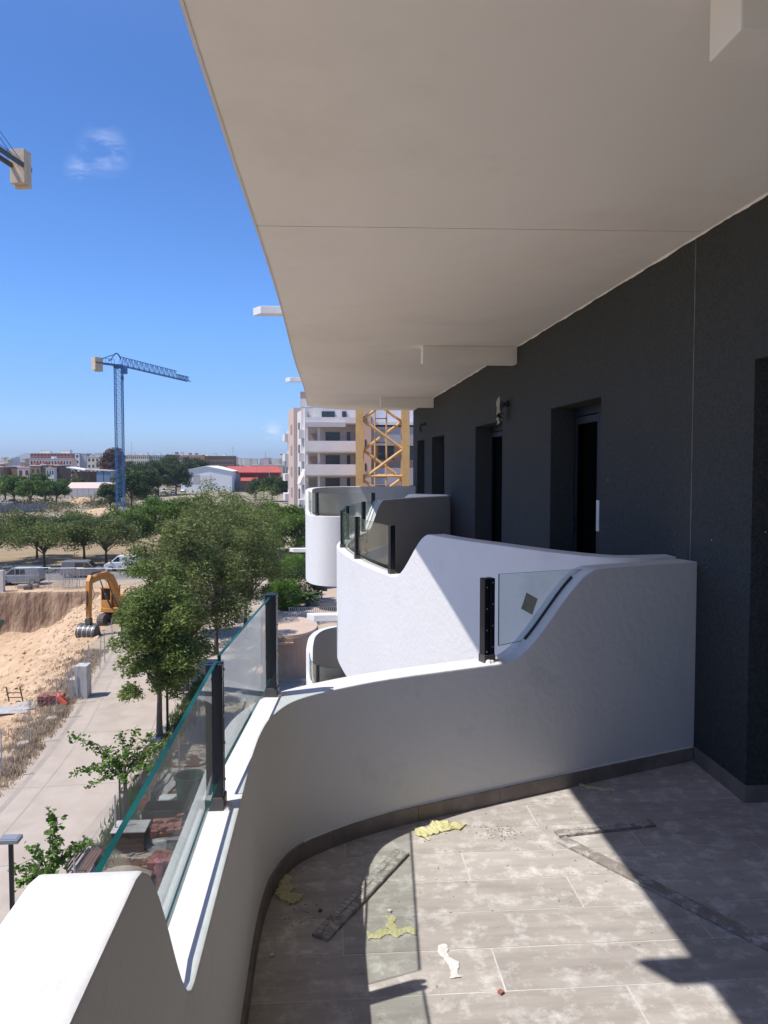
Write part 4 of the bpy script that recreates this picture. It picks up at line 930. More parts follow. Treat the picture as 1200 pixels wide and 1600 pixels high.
p = atz(255, 1372); brick_pile('brick_stack', (p.x - .5, p.y), 4, 7, 4, 'lower stack of dark red bricks nearest the balcony wall', rz=-.1)
sack('pink_sack', p.x - .1, p.y + .1, .22, .62, M_PINK, 'pink sack on the lower brick stack', 'sack', 4)
p = atz(262, 1292); sk = thing('metal_skip', (p.x, p.y, 0), 'dark metal skip between the container and the bricks', 'skip')
MB().box(-.75, .75, -.4, .4, .1, .14).box(-.78, -.74, -.42, .42, .1, .75).box(.74, .78, -.42, .42, .1, .75).box(-.74, .74, -.42, -.38, .14, .75).box(-.74, .74, .38, .42, .14, .75).build('tub', M_STEELD, sk)
for sx in (-.5, .5): MB().box(sx - .06, sx + .06, -.38, .38, 0, .098).build('runner', M_RUST, sk)
p = atz(262, 1262); sack('cement_bag', p.x, p.y, .35, .5, M_PAPERW, 'pale cement bag between the skip and the green container', 'bag', 6)
p = atz(193, 1388); sack('brown_tarp', p.x, p.y, .85, .45, mat('tarp', (.36, .22, .15), .8, (.42, .36, .28), 3), 'brown tarpaulin heaped over material by the glass corner', 'tarpaulin', 8)
p = atz(205, 1325); bx_ = thing('timber_crate', (p.x, p.y, 0), 'dark timber crate with a pale lid left of the brick stacks', 'crate')
for k in range(4): MB().box(-.5, .5, -.4, -.37, .05 + k * .16, .19 + k * .16).build('side_board', M_RUST, bx_)
MB().box(-.5, .5, -.368, .4, .0, .66).build('inner_box', M_STEELD, bx_); MB().box(-.55, .55, -.43, .43, .70, .73).build('lid', MATS['pale_board'], bx_)
pvm = None
for i, (ppx, ppy) in enumerate([(232, 1240), (244, 1238), (256, 1236), (268, 1234), (238, 1222), (250, 1220), (262, 1218)]):
    p = atz(ppx, ppy); o = MB().box(-.09, .09, -.75, .75, 0, .05).build('plank', MATS['pale_board']) if pvm is None else inst(pvm); pvm = pvm or o
    o.location = (p.x, p.y, .03 + .055 * (i % 2)); o.rotation_euler = (0, 0, -.35 + .05 * i); tag(o, 'pale formwork plank lying in the yard left of the green container', 'plank', 'formwork planks in the yard')
for i, (ppx, ppy, lab) in enumerate([(143, 1392, 'orange red crate beside the nearest bench'), (222, 1262, 'red and white bag by the foot of the staked tree')]):
    p = atz(ppx, ppy); r = thing('plastic_crate', (p.x, p.y, 0), lab, 'crate'); MB().box(-.25, .25, -.18, .18, 0, .03).box(-.25, -.23, -.18, .18, .03, .3).box(.23, .25, -.18, .18, .03, .3).box(-.23, .23, -.18, -.16, .03, .3).box(-.23, .23, .16, .18, .03, .3).build('tub', M_REDP, r); MB().box(-.22, .22, -.15, .15, .03, .2).build('content', M_RUST, r)
def litter(name, m, n, lab, box, smin, smax, flat=.35, sd=1):
    q = random.Random(sd); v = MB()
    for _ in range(n):
        x, y = q.uniform(box[0], box[1]), q.uniform(box[2], box[3]); a = q.uniform(0, 3.14); l = q.uniform(smin, smax); w = l * q.uniform(.15, .8); h = l * flat * q.uniform(.3, 1)
        ca, sa = math.cos(a) * l / 2, math.sin(a) * l / 2; cb3, sb3 = -math.sin(a) * w / 2, math.cos(a) * w / 2; z0 = .01
        P = [(x - ca - cb3, y - sa - sb3), (x + ca - cb3, y + sa - sb3), (x + ca + cb3, y + sa + sb3), (x - ca + cb3, y - sa + sb3)]
        v.add([(a_, b_, z0) for a_, b_ in P] + [(a_ + q.uniform(-.02, .02), b_ + q.uniform(-.02, .02), z0 + h * q.uniform(.6, 1.2)) for a_, b_ in P], [(4, 5, 6, 7), (0, 1, 5, 4), (1, 2, 6, 5), (2, 3, 7, 6), (3, 0, 4, 7)])
    tag(v.build(name, m), lab, kind='stuff')
litter('stone_rubble', M_CONC, 700, 'broken stone and concrete bits strewn over the storage yard', (-6.3, -2.5, 19, 34), .05, .32, sd=3)
litter('brick_rubble', M_BRICK, 170, 'broken red brick bits around the pallets in the yard', (-6.4, -3.2, 20.5, 28), .05, .2, sd=4)
litter('timber_scrap', M_RUST, 90, 'dark timber scraps lying between the pallets', (-6.4, -3.0, 20, 33), .3, 1.1, .08, sd=5)
litter('paper_scrap', M_PLAST, 70, 'pale plastic and paper scraps in the storage yard', (-6.4, -2.8, 20, 33), .15, .5, .25, sd=6)
# ---- courtyard: turret, railing
tx, ty = -2.3, 47.0; tu = thing('round_turret', (tx, ty, 0), 'round beige rendered turret with a flat cap beside the corner post', 'turret')
def ell(rx, ry, n=40): return [(rx * math.cos(6.2832 * k / n), ry * math.sin(6.2832 * k / n)) for k in range(n)]
MB().prism(ell(1.70, 2.75), 0, 2.42).build('drum', M_BEIGE, tu); MB().prism(ell(1.66, 2.70), 2.42, 2.60).build('cap', mat('turret_top', (.56, .43, .33), .9, (.50, .38, .29), 1), tu, bevel=.02)  # drum darker than cap: its shaded side is put into the colour
tag(MB().prism([(-.9, -2.95), (.3, -2.95), (.3, -2.60), (-.9, -2.60)], 2.1, 2.2).build('ledge', M_BEIGE, tu), None)
ra = atz(452, 968); rbp = atz(534, 966); rl = thing('railing', (ra.x, ra.y, 0), 'white vertical bar railing behind the round turret', 'railing'); d = rbp - ra; d.z = 0
MB().bar((0, 0, .95), (d.x, d.y, .95), .05).build('top_rail', M_GALV, rl); MB().bar((0, 0, .12), (d.x, d.y, .12), .04).build('bottom_rail', M_GALV, rl); b0 = None
M_RAILW = mat('rail_white', (.62, .61, .60), .5)
for k in range(27):
    o = inst(b0, rl) if b0 else MB().box(-.02, .02, -.02, .02, .14, .93).build('baluster', M_RAILW, rl); b0 = b0 or o; t = k / 26; o.location = (d.x * t, d.y * t, 0)
for t in (0, 1): MB().box(-.03, .03, -.03, .03, 0, 1.0).build('post', M_RAILW, rl).location = (d.x * t, d.y * t, 0)
p = atz(503, 935); cb_ = thing('litter_bin', (p.x, p.y, 0), 'grey post mounted bin on the courtyard paving', 'bin'); MB().tube([(0, 0, 0), (0, 0, 1.5)], .05, 8).build('pole', M_STEELD, cb_); MB().box(.06, .5, -.2, .2, .7, 1.3).build('body', M_STEELD, cb_, bevel=.02)
tag(MB().prism([(q_[0] + 1.6, q_[1] + 66) for q_ in ell(2.4, 1.5, 28)], .02, .35).build('shadow_oval', M_STEELD), 'low dark oval planter imitating the shadow behind the white railing', 'shade_block')  # dark oval added to imitate the shadow behind the railing
# ---- excavator
ez = -.03; ex = thing('excavator', (-16.2, 61.4, ez), 'orange tracked excavator with its bucket resting on the sandy slope', 'excavator', rz=R(-104))
for sy in (-1, 1):
    tk = MB(); c0 = sy * .92; prof = []
    for k in range(9): a = math.pi / 2 + math.pi * k / 8; prof.append((-1.25 + .42 * math.cos(a), .42 + .42 * math.sin(a)))
    for k in range(9): a = -math.pi / 2 + math.pi * k / 8; prof.append((1.25 + .42 * math.cos(a), .42 + .42 * math.sin(a)))
    tk.extr([(x_, c0 - .24, z_) for x_, z_ in prof], (0, .48, 0)); to = tk.build('track', M_TRACK, ex)
    s0 = None
    P_ = prof + [prof[0]]; acc = 0
    for a, b in zip(P_[:-1], P_[1:]):
        L_ = math.dist(a, b); n_ = max(1, int(L_ / .19))
        for k in range(n_):
            t = (k + .5) / n_; x_, z_ = a[0] + (b[0] - a[0]) * t, a[1] + (b[1] - a[1]) * t; an = math.atan2(b[1] - a[1], b[0] - a[0])
            o = inst(s0, to) if s0 else MB().box(-.07, .07, -.26, .26, -.02, .035).build('track_shoe', M_TRACK, to); s0 = s0 or o
            o.location = (x_, c0, z_); o.rotation_euler = (0, -an + math.pi, 0)
    for k in range(4): MB().tube([(-.95 + k * .62, c0 - .27, .36), (-.95 + k * .62, c0 + .27, .36)], .2, 12).build('roller', M_STEELD, to)
MB().box(-.7, .7, -.68, .68, .3, .75).build('undercarriage', M_STEELD, ex, bevel=.03); MB().lathe([(.55, .75), (.55, .95)], 20).add([(.55 * math.cos(k * .6283), .55 * math.sin(k * .6283), .95) for k in range(10)], [tuple(range(10))]).build('turntable', M_STEELD, ex)
MB().extr([(-2.0, -1.15, 1.0), (1.1, -1.15, 1.0), (1.1, -1.15, 1.35), (.3, -1.15, 1.5), (-.4, -1.15, 1.95), (-1.9, -1.15, 1.95), (-2.05, -1.15, 1.6)], (0, 2.3, 0)).build('housing', M_ORANGE, ex, bevel=.04)
MB().box(-2.12, -1.5, -1.1, 1.1, 1.02, 1.8).build('rear_weight', M_STEELD, ex, bevel=.05)
cbm = MB().box(-.35, 1.05, -1.13, -.28, 1.37, 1.95).build('cab', M_ORANGE, ex, bevel=.03)
for x_ in (-.32, 1.02):
    for y_ in (-1.1, -.31): MB().box(x_ - .035, x_ + .035, y_ - .035, y_ + .035, 1.95, 2.86).build('cab_pillar', M_ORANGE, cbm)
MB().box(-.42, 1.12, -1.18, -.24, 2.86, 2.95).build('cab_roof', M_ORANGE, cbm, bevel=.02)
MB().box(.99, 1.0, -1.06, -.35, 1.97, 2.84).build('windscreen', M_DGLASS, cbm); MB().box(-.28, .98, -1.105, -1.10, 1.97, 2.84).build('side_window', M_DGLASS, cbm)
MB().box(.1, .55, -.95, -.5, 1.96, 2.1).box(.08, .2, -.95, -.5, 2.1, 2.6).build('operator_seat', M_TYRE, cbm)
def arm(name, pts, w, hs, m, parent):
    mb = MB(); up = []; dn = []
    for i, (x_, z_) in enumerate(pts):
        a = pts[max(0, i - 1)]; b = pts[min(len(pts) - 1, i + 1)]; d = Vector((b[0] - a[0], b[1] - a[1])).normalized(); n_ = Vector((-d.y, d.x)) * hs[i] / 2
        up.append((x_ + n_.x, -w / 2, z_ + n_.y)); dn.append((x_ - n_.x, -w / 2, z_ - n_.y))
    for i in range(len(pts) - 1): mb.extr([dn[i], dn[i + 1], up[i + 1], up[i]], (0, w, 0))
    return mb.build(name, m, parent)
bm_ = arm('boom', [(.55, 1.3), (.75, 2.3), (1.1, 3.1), (1.6, 3.75), (2.3, 4.1), (3.1, 4.15), (3.9, 4.05), (4.55, 3.95)], .34, [.45, .55, .62, .62, .56, .48, .42, .36], M_ORANGE, ex)
st_ = arm('stick', [(4.35, 4.35), (4.55, 3.95), (4.62, 3.2), (4.66, 2.3), (4.7, 1.25)], .28, [.30, .50, .46, .38, .28], M_ORANGE, ex)
for y_ in (-.3, .3):
    MB().tube([(1.0, y_, 1.35), (1.9, y_, 2.6)], .075, 8).tube([(1.9, y_, 2.6), (2.55, y_, 3.75)], .045, 8).build('hydraulic_ram', M_STEELD, bm_)
MB().tube([(3.0, 0, 4.5), (3.7, 0, 4.45)], .075, 8).tube([(3.7, 0, 4.45), (4.35, 0, 4.4)], .04, 8).build('hydraulic_ram', M_STEELD, bm_)
MB().tube([(4.85, 0, 3.3), (4.92, 0, 2.3)], .07, 8).tube([(4.92, 0, 2.3), (4.95, 0, 1.5)], .04, 8).build('hydraulic_ram', M_STEELD, st_)
MB().tube([(4.35, .12, 3.5), (4.1, .14, 3.0), (4.4, .12, 2.5)], .02, 5).tube([(4.35, -.12, 3.5), (4.05, -.14, 2.9), (4.4, -.12, 2.3)], .02, 5).build('hose', M_TYRE, st_)
MB().box(4.5, 4.9, -.2, .2, .85, 1.3).build('coupler', M_STEELD, st_, bevel=.03)
bk = MB(); prof = [(4.62, .92)] + [(4.72 - .0 + .62 * math.cos(R(a)), .30 + .55 * math.sin(R(a))) for a in range(80, -115, -15)] + [(4.15, -.30)]
o_ = len(bk.v)
for y_ in (-.72, .72): bk.v += [(x_, y_, z_) for x_, z_ in prof]
n_ = len(prof); bk.f += [(i, i + 1, n_ + i + 1, n_ + i) for i in range(n_ - 1)] + [tuple(range(n_)), tuple(range(2 * n_ - 1, n_ - 1, -1))]; bk.m += [0] * (n_ + 1)
bo = bk.build('bucket', M_STEELD, ex)
for k in range(5): MB().box(4.02, 4.2, -.62 + k * .31 - .05, -.62 + k * .31 + .05, -.34, -.28).build('tooth', M_STEELD, bo)
for k in range(4):
    rm = MB(); 
    for i in range(1, n_ - 1): rm.bar((prof[i][0], -.54 + k * .36, prof[i][1]), (prof[i + 1][0], -.54 + k * .36, prof[i + 1][1]), .05, .03)
    rm.build('wear_strip', M_GALV, bo)
# green dumper edge at left
p = atz(-8, 990, -4.1); dmp = thing('dump_skip', (p.x, p.y, -4.1), 'dark green skip at the left edge of the pit floor', 'skip')
MB().extr([(-1.2, -.8, .2), (.7, -.8, .2), (1.15, -.8, 1.5), (-1.2, -.8, 1.5)], (0, 1.6, 0)).build('tub', M_GREENB, dmp); MB().box(-1.0, .6, -.7, .7, 0, .2).build('base_frame', M_STEELD, dmp)
# ---- vans and cars
def van(x, y, rz, m, lab, cat='van', group='vans parked along the street', kind='panel', L=4.25, H=1.82):
    r = thing('parked_van' if cat == 'van' else 'parked_car', (x, y, 0), lab, cat, group, rz); W_ = .86
    if kind == 'car': lo = [(-L / 2, .35), (L / 2, .35), (L / 2, .72), (L / 2 - .2, .85), (L * .22, .95), (-L / 2 + .1, .98), (-L / 2, .8)]; hi = [(L * .24, .93), (L * .06, H), (-L * .28, H - .02), (-L * .46, .97)]
    else: lo = [(-L / 2, .32), (L / 2, .32), (L / 2 + .03, .62), (L / 2 - .12, .88), (L / 2 - .75, 1.08), (-L / 2, 1.1)]; hi = [(L / 2 - .72, 1.07), (L / 2 - 1.45, H - .06), (L / 2 - 1.7, H), (-L / 2 + .12, H - .02), (-L / 2, 1.09)]
    b = MB().extr([(a_, -W_, z_) for a_, z_ in lo], (0, 2 * W_, 0)); b.build('body', m, r, bevel=.06)
    g_ = MB().extr([(a_, -W_ + .09, z_) for a_, z_ in hi], (0, 2 * W_ - .18, 0)); cb2 = g_.build('cabin', m, r, bevel=.06)
    a0, a1 = hi[0], hi[1]
    dx, dz = a1[0] - a0[0], a1[1] - a0[1]
    ws = MB().add([(a0[0] + dx * t_ + .045, yy_, a0[1] + dz * t_ + .03) for t_, yy_ in ((.12, -.70), (.12, .70), (.88, .62), (.88, -.62))], [(0, 1, 2, 3)]); ws.build('windscreen', M_CARGL, r)
    for sy in (-1, 1):
        yw = sy * (W_ - .085); t0 = 1.14 if kind != 'car' else 1.0; t1 = H - .16
        fx = hi[0][0] + dx * .25
        MB().add([(fx, yw, t0), (fx - .85, yw, t0), (fx - .85, yw, t1), (a1[0] - .05, yw, t1)], [(0, 1, 2, 3)]).build('side_window', M_CARGL, r)
        if kind != 'blank': MB().add([(fx - .95, yw, t0), (fx - 1.9, yw, t0), (fx - 1.85, yw, t1), (fx - .95, yw, t1)], [(0, 1, 2, 3)]).build('side_window', M_CARGL, r)
        MB().box(L / 2 - .16, L / 2 + .035, sy * .62 - .15, sy * .62 + .15, .66, .80).build('headlight', M_GALV, r, bevel=.02)
        MB().box(-L / 2 - .015, -L / 2 + .05, sy * .74 - .07, sy * .74 + .07, .75, 1.0).build('tail_light', M_REDP, r)
        MB().box(fx + .02, fx + .14, sy * (W_ + .02), sy * (W_ + .17), 1.05, 1.2).build('mirror', M_TYRE, r)
        for wx in (L / 2 - .75, -L / 2 + .72):
            t = MB().tube([(wx, sy * (W_ - .17), .32), (wx, sy * (W_ + .012), .32)], .32, 18).build('tyre', M_TYRE, r); MB().tube([(wx, sy * (W_ + .0), .32), (wx, sy * (W_ + .02), .32)], .19, 12).build('rim', M_GALV, t)
    MB().box(L / 2 - .02, L / 2 + .05, -.8, .8, .33, .55).box(-L / 2 - .05, -L / 2 + .02, -.8, .8, .33, .55).build('bumper', M_TYRE, r, bevel=.02)
    return r
for (a, b, rz, m, lab, kd) in [((28, 915), None, R(182), M_VAN1, 'blue grey van at the left, parked behind the leaning fence panels', 'win'), ((126, 903), None, R(3), M_VAN2, 'dark silver van parked behind the grey fence panels', 'win'), ((192, 893), None, R(181), M_VAN3, 'white van parked half behind the feathery tree', 'blank')]:
    p = atz(*a); van(p.x, p.y + .8, rz, m, lab, kind=kd)
tag(MB().box(-1.6, 0, 0, .5, 0, 2.1).build('concrete_barrier', MATS['precast'], loc=(*atz(5, 925).xy, 0)), 'pale concrete barrier at the left frame edge before the blue grey van', 'barrier')
cl = [((244, 770), M_VAN2, 'grey car, leftmost in the row before the white warehouse', 'car'), ((256, 770), M_VAN3, 'white van in the row before the white warehouse', 'van'), ((271, 771), M_VAN1, 'silver car, third in the row before the warehouse', 'car'), ((287, 769), M_VAN3, 'white van nearest the warehouse wall', 'van'), ((308, 768), M_VAN3, 'white car in front of the warehouse door', 'car')]
for i, (pp, m, lab, k_) in enumerate(cl):
    p = atz(*pp); van(p.x, p.y, R(-70 - 8 * i), m, lab, k_, 'vehicles before the white warehouse', 'car' if k_ == 'car' else 'win', 4.4, 1.5 if k_ == 'car' else 2.1)
for pp, m, lab in [((9, 789), M_VAN3, 'white car parked under the leftmost green tree'), ((22, 787), M_VAN1, 'blue grey car behind the fence of the side street')]:
    p = atz(*pp); van(p.x, p.y, R(20), m, lab, 'car', 'cars at the left edge', 'car', 4.3, 1.5)
# ---- steel fence panels in front of the vans
def panel(x, y, lean, rz, lab, base=None):
    r = thing('fence_panel', (x, y, 0), lab, 'fence panel', 'steel mesh fence panels', rz); r.rotation_euler = (lean, 0, rz)
    if base:
        for ch in base.children: inst(ch, r)
        return r
    MB().tube([(-1.7, 0, 0), (-1.7, 0, 2.0), (1.7, 0, 2.0), (1.7, 0, 0)], .025, 5).build('frame', M_GALV, r)
    w = MB()
    for k in range(14): w.bar((-1.7 + k * .25, 0, .1), (-1.7 + k * .25, 0, 2.0), .007)
    for k in range(8): w.bar((-1.7, 0, .15 + k * .25), (1.7, 0, .15 + k * .25), .007)
    w.build('wire_grid', M_GALV, r)['kind'] = 'stuff'; return r
pb = None
for i, (ppx, lab) in enumerate([(52, 'standing fence panel in front of the blue grey van'), (105, 'standing fence panel between the two left vans'), (150, 'standing fence panel before the dark silver van'), (196, 'standing fence panel before the white van')]):
    p = atz(ppx, 918); o = panel(p.x, p.y - (i * .2), 0, .03, lab, pb); pb = pb or o
def bars(px0, px1, n, lab):
    for k in range(n):
        p = atz(px0 + (px1 - px0) * k / (n - 1), 919); r = thing('fence_panel', (p.x, p.y, 0), lab, 'fence panel', lab, random.uniform(.9, 1.5)); r.rotation_euler = (random.uniform(-.1, .3), 0, r.rotation_euler[2])
        for ch in pb.children:
            c = inst(ch, r)
        r.scale = (.5, 1, 1)
bars(40, 58, 4, 'one of the panels leaning in the left stack'); bars(87, 116, 6, 'one of the panels leaning in the right stack before the silver van')
for i, (ppx, ppy, w, lab) in enumerate([(36, 919, 1.0, 'grey concrete block at the pit edge under the left panels'), (44, 921, .7, 'dark stone block beside the concrete block at the pit edge'), (56, 918, .5, 'small grey block right of the left panel stack')]):
    p = atz(ppx, ppy); tag(MB().box(-w / 2, w / 2, -.3, .3, 0, .35).build('concrete_block', M_CONC if i != 1 else M_STEELD, loc=(p.x, p.y, 0), bevel=.04), lab, 'block')
# ---- tower cranes
def lattice(mb, p, q, w, h, n, t, tri=False, leg=None):
    p = Vector(p); q = Vector(q); d = (q - p); L_ = d.length; d.normalize(); u = Vector((0, 0, 1)) if abs(d.z) < .9 else Vector((0, 1, 0)); a = d.cross(u).normalized(); b = a.cross(d).normalized()
    cs = [(-w / 2, 0), (w / 2, 0), (0, h)] if tri else [(-w / 2, -h / 2), (w / 2, -h / 2), (w / 2, h / 2), (-w / 2, h / 2)]
    C_ = [[p + d * L_ * i / n + a * c0 + b * c1 for c0, c1 in cs] for i in range(n + 1)]; m = len(cs); lg = MB()
    for k in range(m): lg.bar(C_[0][k], C_[n][k], leg or t * 1.8)
    for i in range(n):
        for k in range(m):
            k2 = (k + 1) % m; mb.bar(C_[i][k], C_[i][k2], t)
            if i % 2 == 0: mb.bar(C_[i][k], C_[i + 1][k2], t)
            else: mb.bar(C_[i][k2], C_[i + 1][k], t)
            if not tri: mb.bar(C_[i][k2] if i % 2 == 0 else C_[i][k], C_[i + 1][k] if i % 2 == 0 else C_[i + 1][k2], t)
    return lg
cx0, cy0 = -52.6, 200.0; cr = thing('tower_crane', (cx0, cy0, 0), 'blue tower crane with a white counterweight standing behind the trees', 'tower crane')
ct = MB(); zt = 36.6; lg = lattice(ct, (0, 0, 0), (0, 0, zt), 1.75, 1.75, 26, .065, leg=.17); lg.build('mast_leg', M_CBLUE, cr)['kind'] = 'stuff'; ct.build('mast_bracing', M_CBLUE, cr)['kind'] = 'stuff'
je = atz(295, 596.0, 37.2); jd = (Vector((je.x - cx0, je.y - cy0, 0))); jd = jd.normalized(); ce = atz(146, 565.6, 37.2)
cd = Vector((ce.x - cx0, ce.y - cy0, 0)).normalized(); Lj = math.dist((je.x, je.y), (cx0, cy0)); Lc = math.dist((ce.x, ce.y), (cx0, cy0))
jb = MB(); lg = lattice(jb, jd * 1.0 + Vector((0, 0, 37.2)), jd * (Lj * .80) + Vector((0, 0, 37.2)), 1.3, 2.2, 22, .07, True, .17); lg.build('jib_chord', M_CBLUE, cr)['kind'] = 'stuff'; jb.build('jib_bracing', M_CBLUE, cr)['kind'] = 'stuff'
jb = MB(); lg = lattice(jb, jd * (Lj * .80) + Vector((0, 0, 37.2)), jd * Lj + Vector((0, 0, 37.2)), 1.1, 1.3, 7, .08, True, .20); lg.build('jib_tip_chord', M_CBLUE, cr)['kind'] = 'stuff'; jb.build('jib_tip_bracing', M_CBLUE, cr)['kind'] = 'stuff'
MB().lathe([(1.1, 36.4), (1.3, 36.8), (1.3, 37.0)], 16).box(-1.0, 1.0, -1.0, 1.0, 36.6, 37.3).build('slewing_ring', M_CBLUE, cr)
MB().bar(Vector((0, 0, 37.1)), cd * Lc + Vector((0, 0, 37.1)), 1.6, .35).build('counter_jib', M_CBLUE, cr)
arcp = [jd * (1.2 - 5.4 * t) + Vector((0, 0, 37.3 + 3.0 * math.sin(math.pi * min(1, t * 1.1 + .0) * .75 + .55) * (1 - t * .25))) for t in np.linspace(0, 1, 8)]
MB().tube(arcp, .18, 6).tube([cd * 1.5 + Vector((0, 0, 39.6)), cd * (Lc * .9) + Vector((0, 0, 37.5))], .12, 5).build('apex_arch', M_CBLUE, cr)
hr = MB()
for k in range(5): a = cd * (2 + k * (Lc - 3) / 5) + Vector((.7, 0, 37.3)); hr.bar(a, a + Vector((0, 0, 1.1)), .08)
hr.bar(cd * 2 + Vector((.7, 0, 38.4)), cd * (Lc - 1) + Vector((.7, 0, 38.4)), .08); hr.build('handrail', M_CBLUE, cr)['kind'] = 'stuff'
q_ = cd * (Lc - .6)
for k in range(3): MB().bar(cd * (Lc - .3 - k * .75) + Vector((0, 0, 35.0 + .3 * (k == 0))), cd * (Lc - .3 - k * .75) + Vector((0, 0, 38.4)), 1.5, .68, up=cd).build('counterweight', M_CREAMC, cr)
MB().box(.9, 2.1, -.9, .6, 35.0, 36.8).build('operator_cab', M_CBLUE, cr, bevel=.05)
tl = jd * 1.9; MB().tube([tl + Vector((0, 0, 38)), tl + Vector((0, 0, 22))], .05, 4).build('hoist_rope', M_STEELD, cr); MB().bar(tl + Vector((0, 0, 33.6)), tl + Vector((0, 0, 34.6)), .5).build('hook_block', M_STEELD, cr)
tag(MB().box(-2, 2, -2, 2, 0, .5).build('footing', M_CREAMC, cr), None)
# counter jib of a nearer crane entering at the top left
KS = 1.8; c2 = aty(34, 262, 61.0 * KS); tip = aty(0, 238, 58.3 * KS); dd = (tip - c2); dd.z = 0; dd.normalize(); mz = c2.z
k2 = thing('tower_crane', (c2.x + dd.x * 20, c2.y + dd.y * 20, 0), 'grey tower crane whose cream counterweight enters at the top left', 'tower crane'); org = (c2.x + dd.x * 20, c2.y + dd.y * 20, 0)
R2 = -dd * 20
for k in range(2): a = R2 + dd * (k * .9 - .2); MB().bar(a + Vector((0, 0, mz - 2.7 + .3 * k)), a + Vector((0, 0, mz + 2.1)), 2.05, .84, up=-dd).build('counterweight', M_CREAMC, k2, bevel=.03)
for s_ in (-.8, .8): MB().bar(R2 + Vector((dd.y * s_, -dd.x * s_, mz - .05)) - dd * .9, Vector((dd.y * s_, -dd.x * s_, mz - .05)), .32, .6).build('counter_jib_beam', M_STEELD, k2)
hr = MB()
for k in range(8): a = R2 + dd * (.8 + k * 2.4) + Vector((0, 0, mz)); hr.bar(a, a + Vector((0, 0, 1.1)), .08)
hr.bar(R2 + dd * .6 + Vector((0, 0, mz + 1.1)), Vector((0, 0, mz + 1.1)), .05); hr.build('handrail', M_STEELD, k2)['kind'] = 'stuff'
for s_ in (-.4, .4): MB().tube([R2 + Vector((dd.y * s_, -dd.x * s_, mz + .3)), Vector((0, 0, mz + 9))], .05, 4).build('tie_rope', M_STEELD, k2)
mm = MB(); lg = lattice(mm, (0, 0, 0), (0, 0, mz + 9), 1.6, 1.6, 22, .1, leg=.2); lg.build('mast_leg', M_STEELD, k2)['kind'] = 'stuff'; mm.build('mast_bracing', M_STEELD, k2)['kind'] = 'stuff'
# yellow mast right behind the building
yc = Vector((2.0, 28.0, 0)); ym = thing('crane_mast', yc, 'yellow lattice crane mast rising right behind the far balcony', 'crane mast', rz=R(-4)); hw = .82
for sx in (-1, 1):
    for sy in (-1, 1): MB().box(sx * hw - .13, sx * hw + .13, sy * hw - .13, sy * hw + .13, 0, 34).build('leg', M_MASTY, ym)
def brace(a, b, r_=.05):
    o = MB().tube([a, b], r_, 7).build('brace', M_MASTY, ym); return o
st = 1.06; first = {}
for face in range(4):
    for par in (0, 1):
        a = Vector((-hw + .1, -hw - .0, 0 if par else st)); b = Vector((hw - .1, -hw - .0, st if par else 0)); rot = face * math.pi / 2
        ca, sa = math.cos(rot), math.sin(rot); a = Vector((a.x * ca - a.y * sa, a.x * sa + a.y * ca, a.z)); b = Vector((b.x * ca - b.y * sa, b.x * sa + b.y * ca, b.z))
        first[(face, par)] = brace(a, b, .055)
for (face, par), o in first.items():
    n0 = 0
    for k in range(0, 15):
        z = .3 + (2 * k + par + (face % 2)) * st
        oo = o if k == 0 else inst(o, ym); oo.location = (0, 0, z)
b0 = None
for k in range(8):
    zz = 3.6 + k * 4.24
    for f_ in range(4):
        a, b = [((-hw, -hw), (hw, -hw)), ((hw, -hw), (hw, hw)), ((hw, hw), (-hw, hw)), ((-hw, hw), (-hw, -hw))][f_]
        MB().tube([(*a, zz), (*b, zz)], .05, 6).build('cross_bar', M_MASTY, ym)
ld = MB().tube([(-.28, .1, 0), (-.28, .1, 34)], .03, 6).build('ladder_rail', M_MASTY, ym); c_ = inst(ld, ym); c_.location = (.42, 0, 0); b0 = None
for k in range(78):
    o = inst(b0, ym) if b0 else MB().tube([(-.28, .1, 0), (.14, .1, 0)], .018, 5).build('rung', M_RUST, ym); b0 = b0 or o; o.location = (0, 0, .4 + k * .43)
#@@PART3
# ================================================================== buildings of the town
M_WIN = mat('window_glass', (.03, .035, .045), .2, spec=.8)
def town(n, rows_cols, m, lab, px0, px1, pyt, Y, dep, win=None, wm_=None, name='apartment_block', group='buildings on the horizon', roofs=(), base=0.0, mside=None, wfrac=(.5, .45)):
    a = aty(px0, pyt, Y); b = aty(px1, pyt, Y); w = b.x - a.x; h = a.z
    r = thing(name, ((a.x + b.x) / 2, Y, 0), lab, 'building', group)
    MB().box(-w / 2, w / 2, 0, dep, base, h).build('wall', m, r)
    MB().box(-w / 2 - .15, w / 2 + .15, -.15, dep + .15, h, h + .35).build('parapet', M_TOWNW if m is not M_TOWNW else M_TOWNC, r)
    if win:
        rows, cols, z0 = win; ww = w / cols * wfrac[0]; wh = (h - z0) / rows * wfrac[1]; s0 = None
        for i in range(rows):
            for k in range(cols):
                o = inst(s0, r) if s0 else MB().box(-ww / 2, ww / 2, -.06, .05, -wh / 2, wh / 2).build('window', M_WIN, r); s0 = s0 or o
                o.location = (-w / 2 + w * (k + .5) / cols, 0, z0 + (h - z0) * (i + .5) / rows)
    for (f0, f1, zz, mm) in roofs: MB().box(-w / 2 + w * f0, -w / 2 + w * f1, 1, min(dep - .5, 7), h + .36, h + .35 + zz).build('roof_room', mm, r)
    return r
M_TOWNW = mat('town_white', (0.800, 0.781, 0.732), .85, (0.708, 0.683, 0.634), .05); M_TOWNC = mat('town_cream', (0.732, 0.634, 0.464), .85, (0.659, 0.561, 0.403), .05)
M_TOWNR = mat('town_red', (0.439, 0.159, 0.110), .85, (0.366, 0.134, 0.098), .05); M_TOWNB = mat('town_brown', (.22, .13, .085), .85, (.27, .17, .11), .08)
